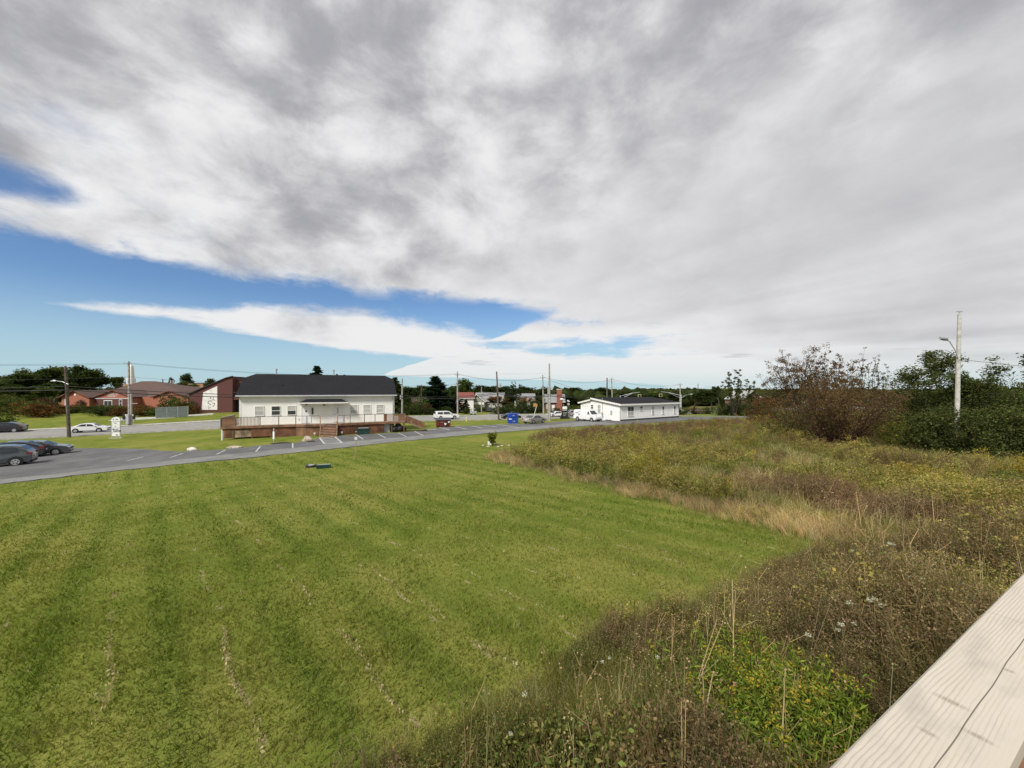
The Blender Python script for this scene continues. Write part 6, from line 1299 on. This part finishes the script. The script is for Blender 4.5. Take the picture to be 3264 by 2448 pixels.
# ---- mown lawn: short blades, thinning out with distance
def build_lawn():
    r = np.random.default_rng(41); vb = VB()
    for y0, y1, n, h, w_ in ((2.6, 8, 80000, .062, .008), (4.5, 13, 80000, .062, .011), (8, 22, 70000, .066, .016), (14, 42, 60000, .072, .028)):
        x, y = cand(n, y0, y1, r); fd = np.clip((y-y0)/(.35*(y1-y0)), .0 if y0 > 3 else 1, 1)*np.clip((y1-y)/(.4*(y1-y0)), 0, 1); kp = r.uniform(size=n) < fd; x, y = x[kp], y[kp]
        if y1 > 15: 
            lotn = np.interp(x, np.array(LN)[:, 0], np.array(LN)[:, 1]); ok = (y < lotn-.3)
        else: ok = np.ones(len(x), bool)
        e = edge_dist(x, y, MEADOW); ok &= ~(in_meadow(x, y) & (e > .5)); x, y, e = x[ok], y[ok], e[ok]; n = len(x)
        z = gz(x, y); near = np.exp(-((x/30)**2+((y-15)/30)**2)); z = z+near*(.05*np.sin(x*.9+1.3*np.sin(y*.5))*np.cos(y*.8)+.04*np.sin(x*.37+y*.61))
        wv = ((x*.73+y*.683+.52)/1.36) % 1; stripe_ = np.exp(-((wv-.5)/.17)**2)*np.clip(vnoise(x, y, .3, 12)*3+.8, 0, 1)
        patch = vnoise(x, y, .55, 14); fine_ = vnoise(x, y, 2.6, 15)
        hh = h*r.uniform(.5, 1.3, n)*(1+.45*np.clip(vnoise(x, y, 4.5, 71), 0, 1)*2+.35*stripe_+.35*(e < .8)*in_meadow(x, y)); a = r.uniform(0, 2*PI, n); l_ = hh*r.uniform(.3, 1.1, n)
        sa = r.uniform(0, 2*PI, n); sw = w_*r.uniform(.6, 1.4, n)
        base = np.stack([x, y, z-.01], 1); sd_ = np.stack([np.cos(sa), np.sin(sa), np.zeros(n)], 1)*sw[:, None]; tip = base+np.stack([np.cos(a)*l_, np.sin(a)*l_, hh], 1)
        V = np.stack([base-sd_, base+sd_, tip], 1).reshape(-1, 3); Fc = np.arange(3*n).reshape(-1, 3)
        c = pick(r, [(.145,.186,.029),(.178,.208,.036),(.22,.23,.05),(.115,.155,.023)], n, .2)
        t = np.clip(.5+patch*.9+fine_*.3+r.normal(0, .15, n), 0, 1)[:, None]; c = c*(1-t*.45)+np.array([.25,.225,.07])*t*.42
        c = c*(1-stripe_[:, None]*.32*np.array([1.1, .7, 1]))
        dry = r.uniform(size=n) < .05+.05*(patch > .3); c[dry] = pick(r, [(.30,.25,.12),(.24,.2,.09)], int(dry.sum()), .15)
        vb.add(V, Fc, np.repeat(c, 3, 0))
    # clippings left in rows by the mower
    for w0, n in ((2.15, 900), (.8, 900), (-.44, 850), (3.6, 700), (5.0, 300), (6.4, 200), (-1.8, 400)):
        t = r.uniform(-9, 1.5, n); keep = vnoise(t, t*0+w0*3, 3.4, 17) > -.30+.45*r.uniform(size=n); t = t[keep]
        u = np.array([.683, -.73]); v = np.array([.73, .683]); xy = t[:, None]*u+w0*v+r.normal(0, .022, (len(t), 1))*v+.05*np.sin(t*2.3+w0)[:, None]*v+np.array([0, 0]); ok = xy[:, 1] > 2.6; xy = xy[ok]
        ok = ~in_meadow(xy[:, 0], xy[:, 1]); xy = xy[ok]
        P_ = np.column_stack([xy, gz(xy[:, 0], xy[:, 1])+.075+r.uniform(0, .03, len(xy))]); leaves(vb, P_, .045, pick(r, [(.52,.43,.26),(.42,.36,.19),(.34,.31,.15)], len(P_), .12), r, -.8, .5)
    # clover and other broad leaves
    x, y = cand(26000, 2.6, 16, r); ok = ~in_meadow(x, y) & (vnoise(x, y, 1.3, 19)+r.normal(0, .25, len(x)) > .15); x, y = x[ok], y[ok]
    leaves(vb, np.column_stack([x, y, gz(x, y)+r.uniform(.02, .06, len(x))]), .036, pick(r, [(.12,.175,.028),(.15,.20,.04),(.10,.145,.024)], len(x), .18), r, -1.0, .9)
    tag(vb.build('lawn_grass'), 'short mown grass with clover and rows of clippings', kind='stuff')
build_lawn()

# ================================================================== foreground railing
def railwood():
    m = bpy.data.materials.new('rail_wood'); m.use_nodes = True
    q = NT(m.node_tree); b = q.n['Principled BSDF']; tcv = q.node('ShaderNodeTexCoord').outputs['Object']; o = q.sep(tcv)
    warp = q.noise(q.comb(q.m('MULTIPLY', o[0], 2.2), q.m('MULTIPLY', o[1], 7.0), o[2]), 1.0, 4, .55, .4)
    gx = q.m('ADD', o[1], q.m('MULTIPLY', q.m('SUBTRACT', warp, .5), .030))
    rings = q.m('FRACT', q.m('MULTIPLY', gx, 150.0)); grain = q.smooth(rings, .55, .98)
    grain = q.m('MULTIPLY', grain, q.smooth(q.noise(q.comb(q.m('MULTIPLY', o[0], 1.5), q.m('MULTIPLY', o[1], 12.0)), 1.0, 3), .38, .62))
    c = q.mix(q.noise(q.comb(q.m('MULTIPLY', o[0], 3.0), q.m('MULTIPLY', o[1], 10.0)), 1.2, 5, .6), (.46, .415, .345), (.56, .515, .44))
    c = q.mix(q.m('MULTIPLY', grain, .52), c, (.33, .27, .20))
    fib = q.noise(q.comb(q.m('MULTIPLY', o[0], 14.0), q.m('MULTIPLY', o[1], 420.0)), 1.0, 3, .6); c = q.mix(q.m('MULTIPLY', q.smooth(fib, .5, .8), .25), c, (.40, .34, .27))
    st = q.smooth(q.noise(q.comb(q.m('MULTIPLY', o[0], 2.0), q.m('MULTIPLY', o[1], 5.0)), 2.4, 5, .6), .48, .75); c = q.mix(q.m('MULTIPLY', st, .55), c, (.34, .31, .27))
    for kx, ky, rx, ry in KNOTS:
        a_ = q.m('DIVIDE', q.m('SUBTRACT', o[0], kx), rx); b_ = q.m('DIVIDE', q.m('SUBTRACT', q.m('ADD', o[1], q.m('MULTIPLY', q.m('SUBTRACT', warp, .5), .02)), ky), ry)
        rr = q.m('SQRT', q.m('ADD', q.m('MULTIPLY', a_, a_), q.m('MULTIPLY', b_, b_)))
        c = q.mix(q.m('MULTIPLY', q.m('MULTIPLY', q.smooth(rr, 1.0, .1), q.smooth(fib, .25, .6)), .75), c, (.24, .19, .145))
    # a drying crack along the board
    cy = q.m('ADD', CRACK, q.m('MULTIPLY', q.m('SUBTRACT', q.noise(q.comb(q.m('MULTIPLY', o[0], 1.0), 0.0), 2.2, 2, .5), .5), .02))
    cr = q.smooth(q.m('ABSOLUTE', q.m('SUBTRACT', o[1], cy)), .0013, .0004); cr = q.m('MULTIPLY', cr, q.smooth(o[0], 1.5, 1.2))
    c = q.mix(q.m('MULTIPLY', cr, .85), c, (.07, .055, .04))
    q.put(b.inputs['Base Color'], c); b.inputs['Roughness'].default_value = .75; b.inputs['Specular IOR Level'].default_value = .25
    bn = q.node('ShaderNodeBump'); bn.inputs['Strength'].default_value = .35; bn.inputs['Distance'].default_value = .002
    q.put(bn.inputs['Height'], q.m('SUBTRACT', 1.0, q.m('ADD', q.m('MULTIPLY', grain, .5), cr))); q.l.new(bn.outputs[0], b.inputs['Normal'])
    MATS['rail_wood'] = m
KNOTS = [(.37,-.055,.013,.034),(.30,-.100,.011,.028),(.155,-.12,.016,.012),(.235,-.055,.010,.018),(.60,-.09,.010,.012)]; CRACK = -.082
railwood(); mat('rail_side', (.23, .12, .065), .8, var=.2, scale=4)
rl = thing('deck_railing', 'pale timber deck railing with cracked flat cap boards', 'railing', (RAIL_P[0], RAIL_P[1], 0), math.atan2(RAIL_D[1], RAIL_D[0]))
RT = CZ-.60; bw = .14
def plank(x0, x1, parent):      # cap board with eased edges; local y runs 0 (outer edge) to -bw
    e = .005; pr_ = [(0,-.038+e),(0,-e),(-e,0),(-bw+e,0),(-bw,-e),(-bw,-.038+e),(-bw+e,-.038),(-e,-.038)]
    q = MB(); q.prism([(y, RT+z) for y, z in pr_], 'x', x0, x1); return q.build('cap_board', 'rail_wood', parent)
plank(-2.6, .905, rl); plank(.908, 4.4, rl)
part(rl, 'top_rail', 'rail_side', (-2.6, 4.4, -bw-.004, -bw+.034, RT-.145, RT-.042)); part(rl, 'lower_rail', 'rail_side', (-2.6, 4.4, -bw+.0, -bw+.038, RT-.95, RT-.86))
for x in (-1.9, .2, 2.3, 4.3): part(rl, 'post', 'rail_side', (x-.045, x+.045, -bw+.036, -bw+.126, RT-1.35, RT-.04))
for x in np.arange(-2.5, 4.35, .13): part(rl, 'baluster', 'rail_side', (x-.018, x+.018, -bw-.038, -bw-.005, RT-.98, RT-.05))
dk = thing('deck', 'raised timber deck floor behind the railing', 'deck', (RAIL_P[0], RAIL_P[1], 0), math.atan2(RAIL_D[1], RAIL_D[0]))
for i in range(12): part(dk, 'floor_board', 'deck_floor', (-2.6, 4.4, -bw-.06-.145*(i+1)+.005, -bw-.06-.145*i, RT-1.12, RT-1.085))
part(dk, 'rim_joist', 'rail_side', (-2.6, 4.4, -bw-.06, -bw-.02, RT-1.33, RT-1.08))
for x in (-2.4, 1.0, 4.2):
    part(dk, 'support_post', 'rail_side', (x-.07, x+.07, -bw-.3, -bw-.16, 1.4, RT-1.12))
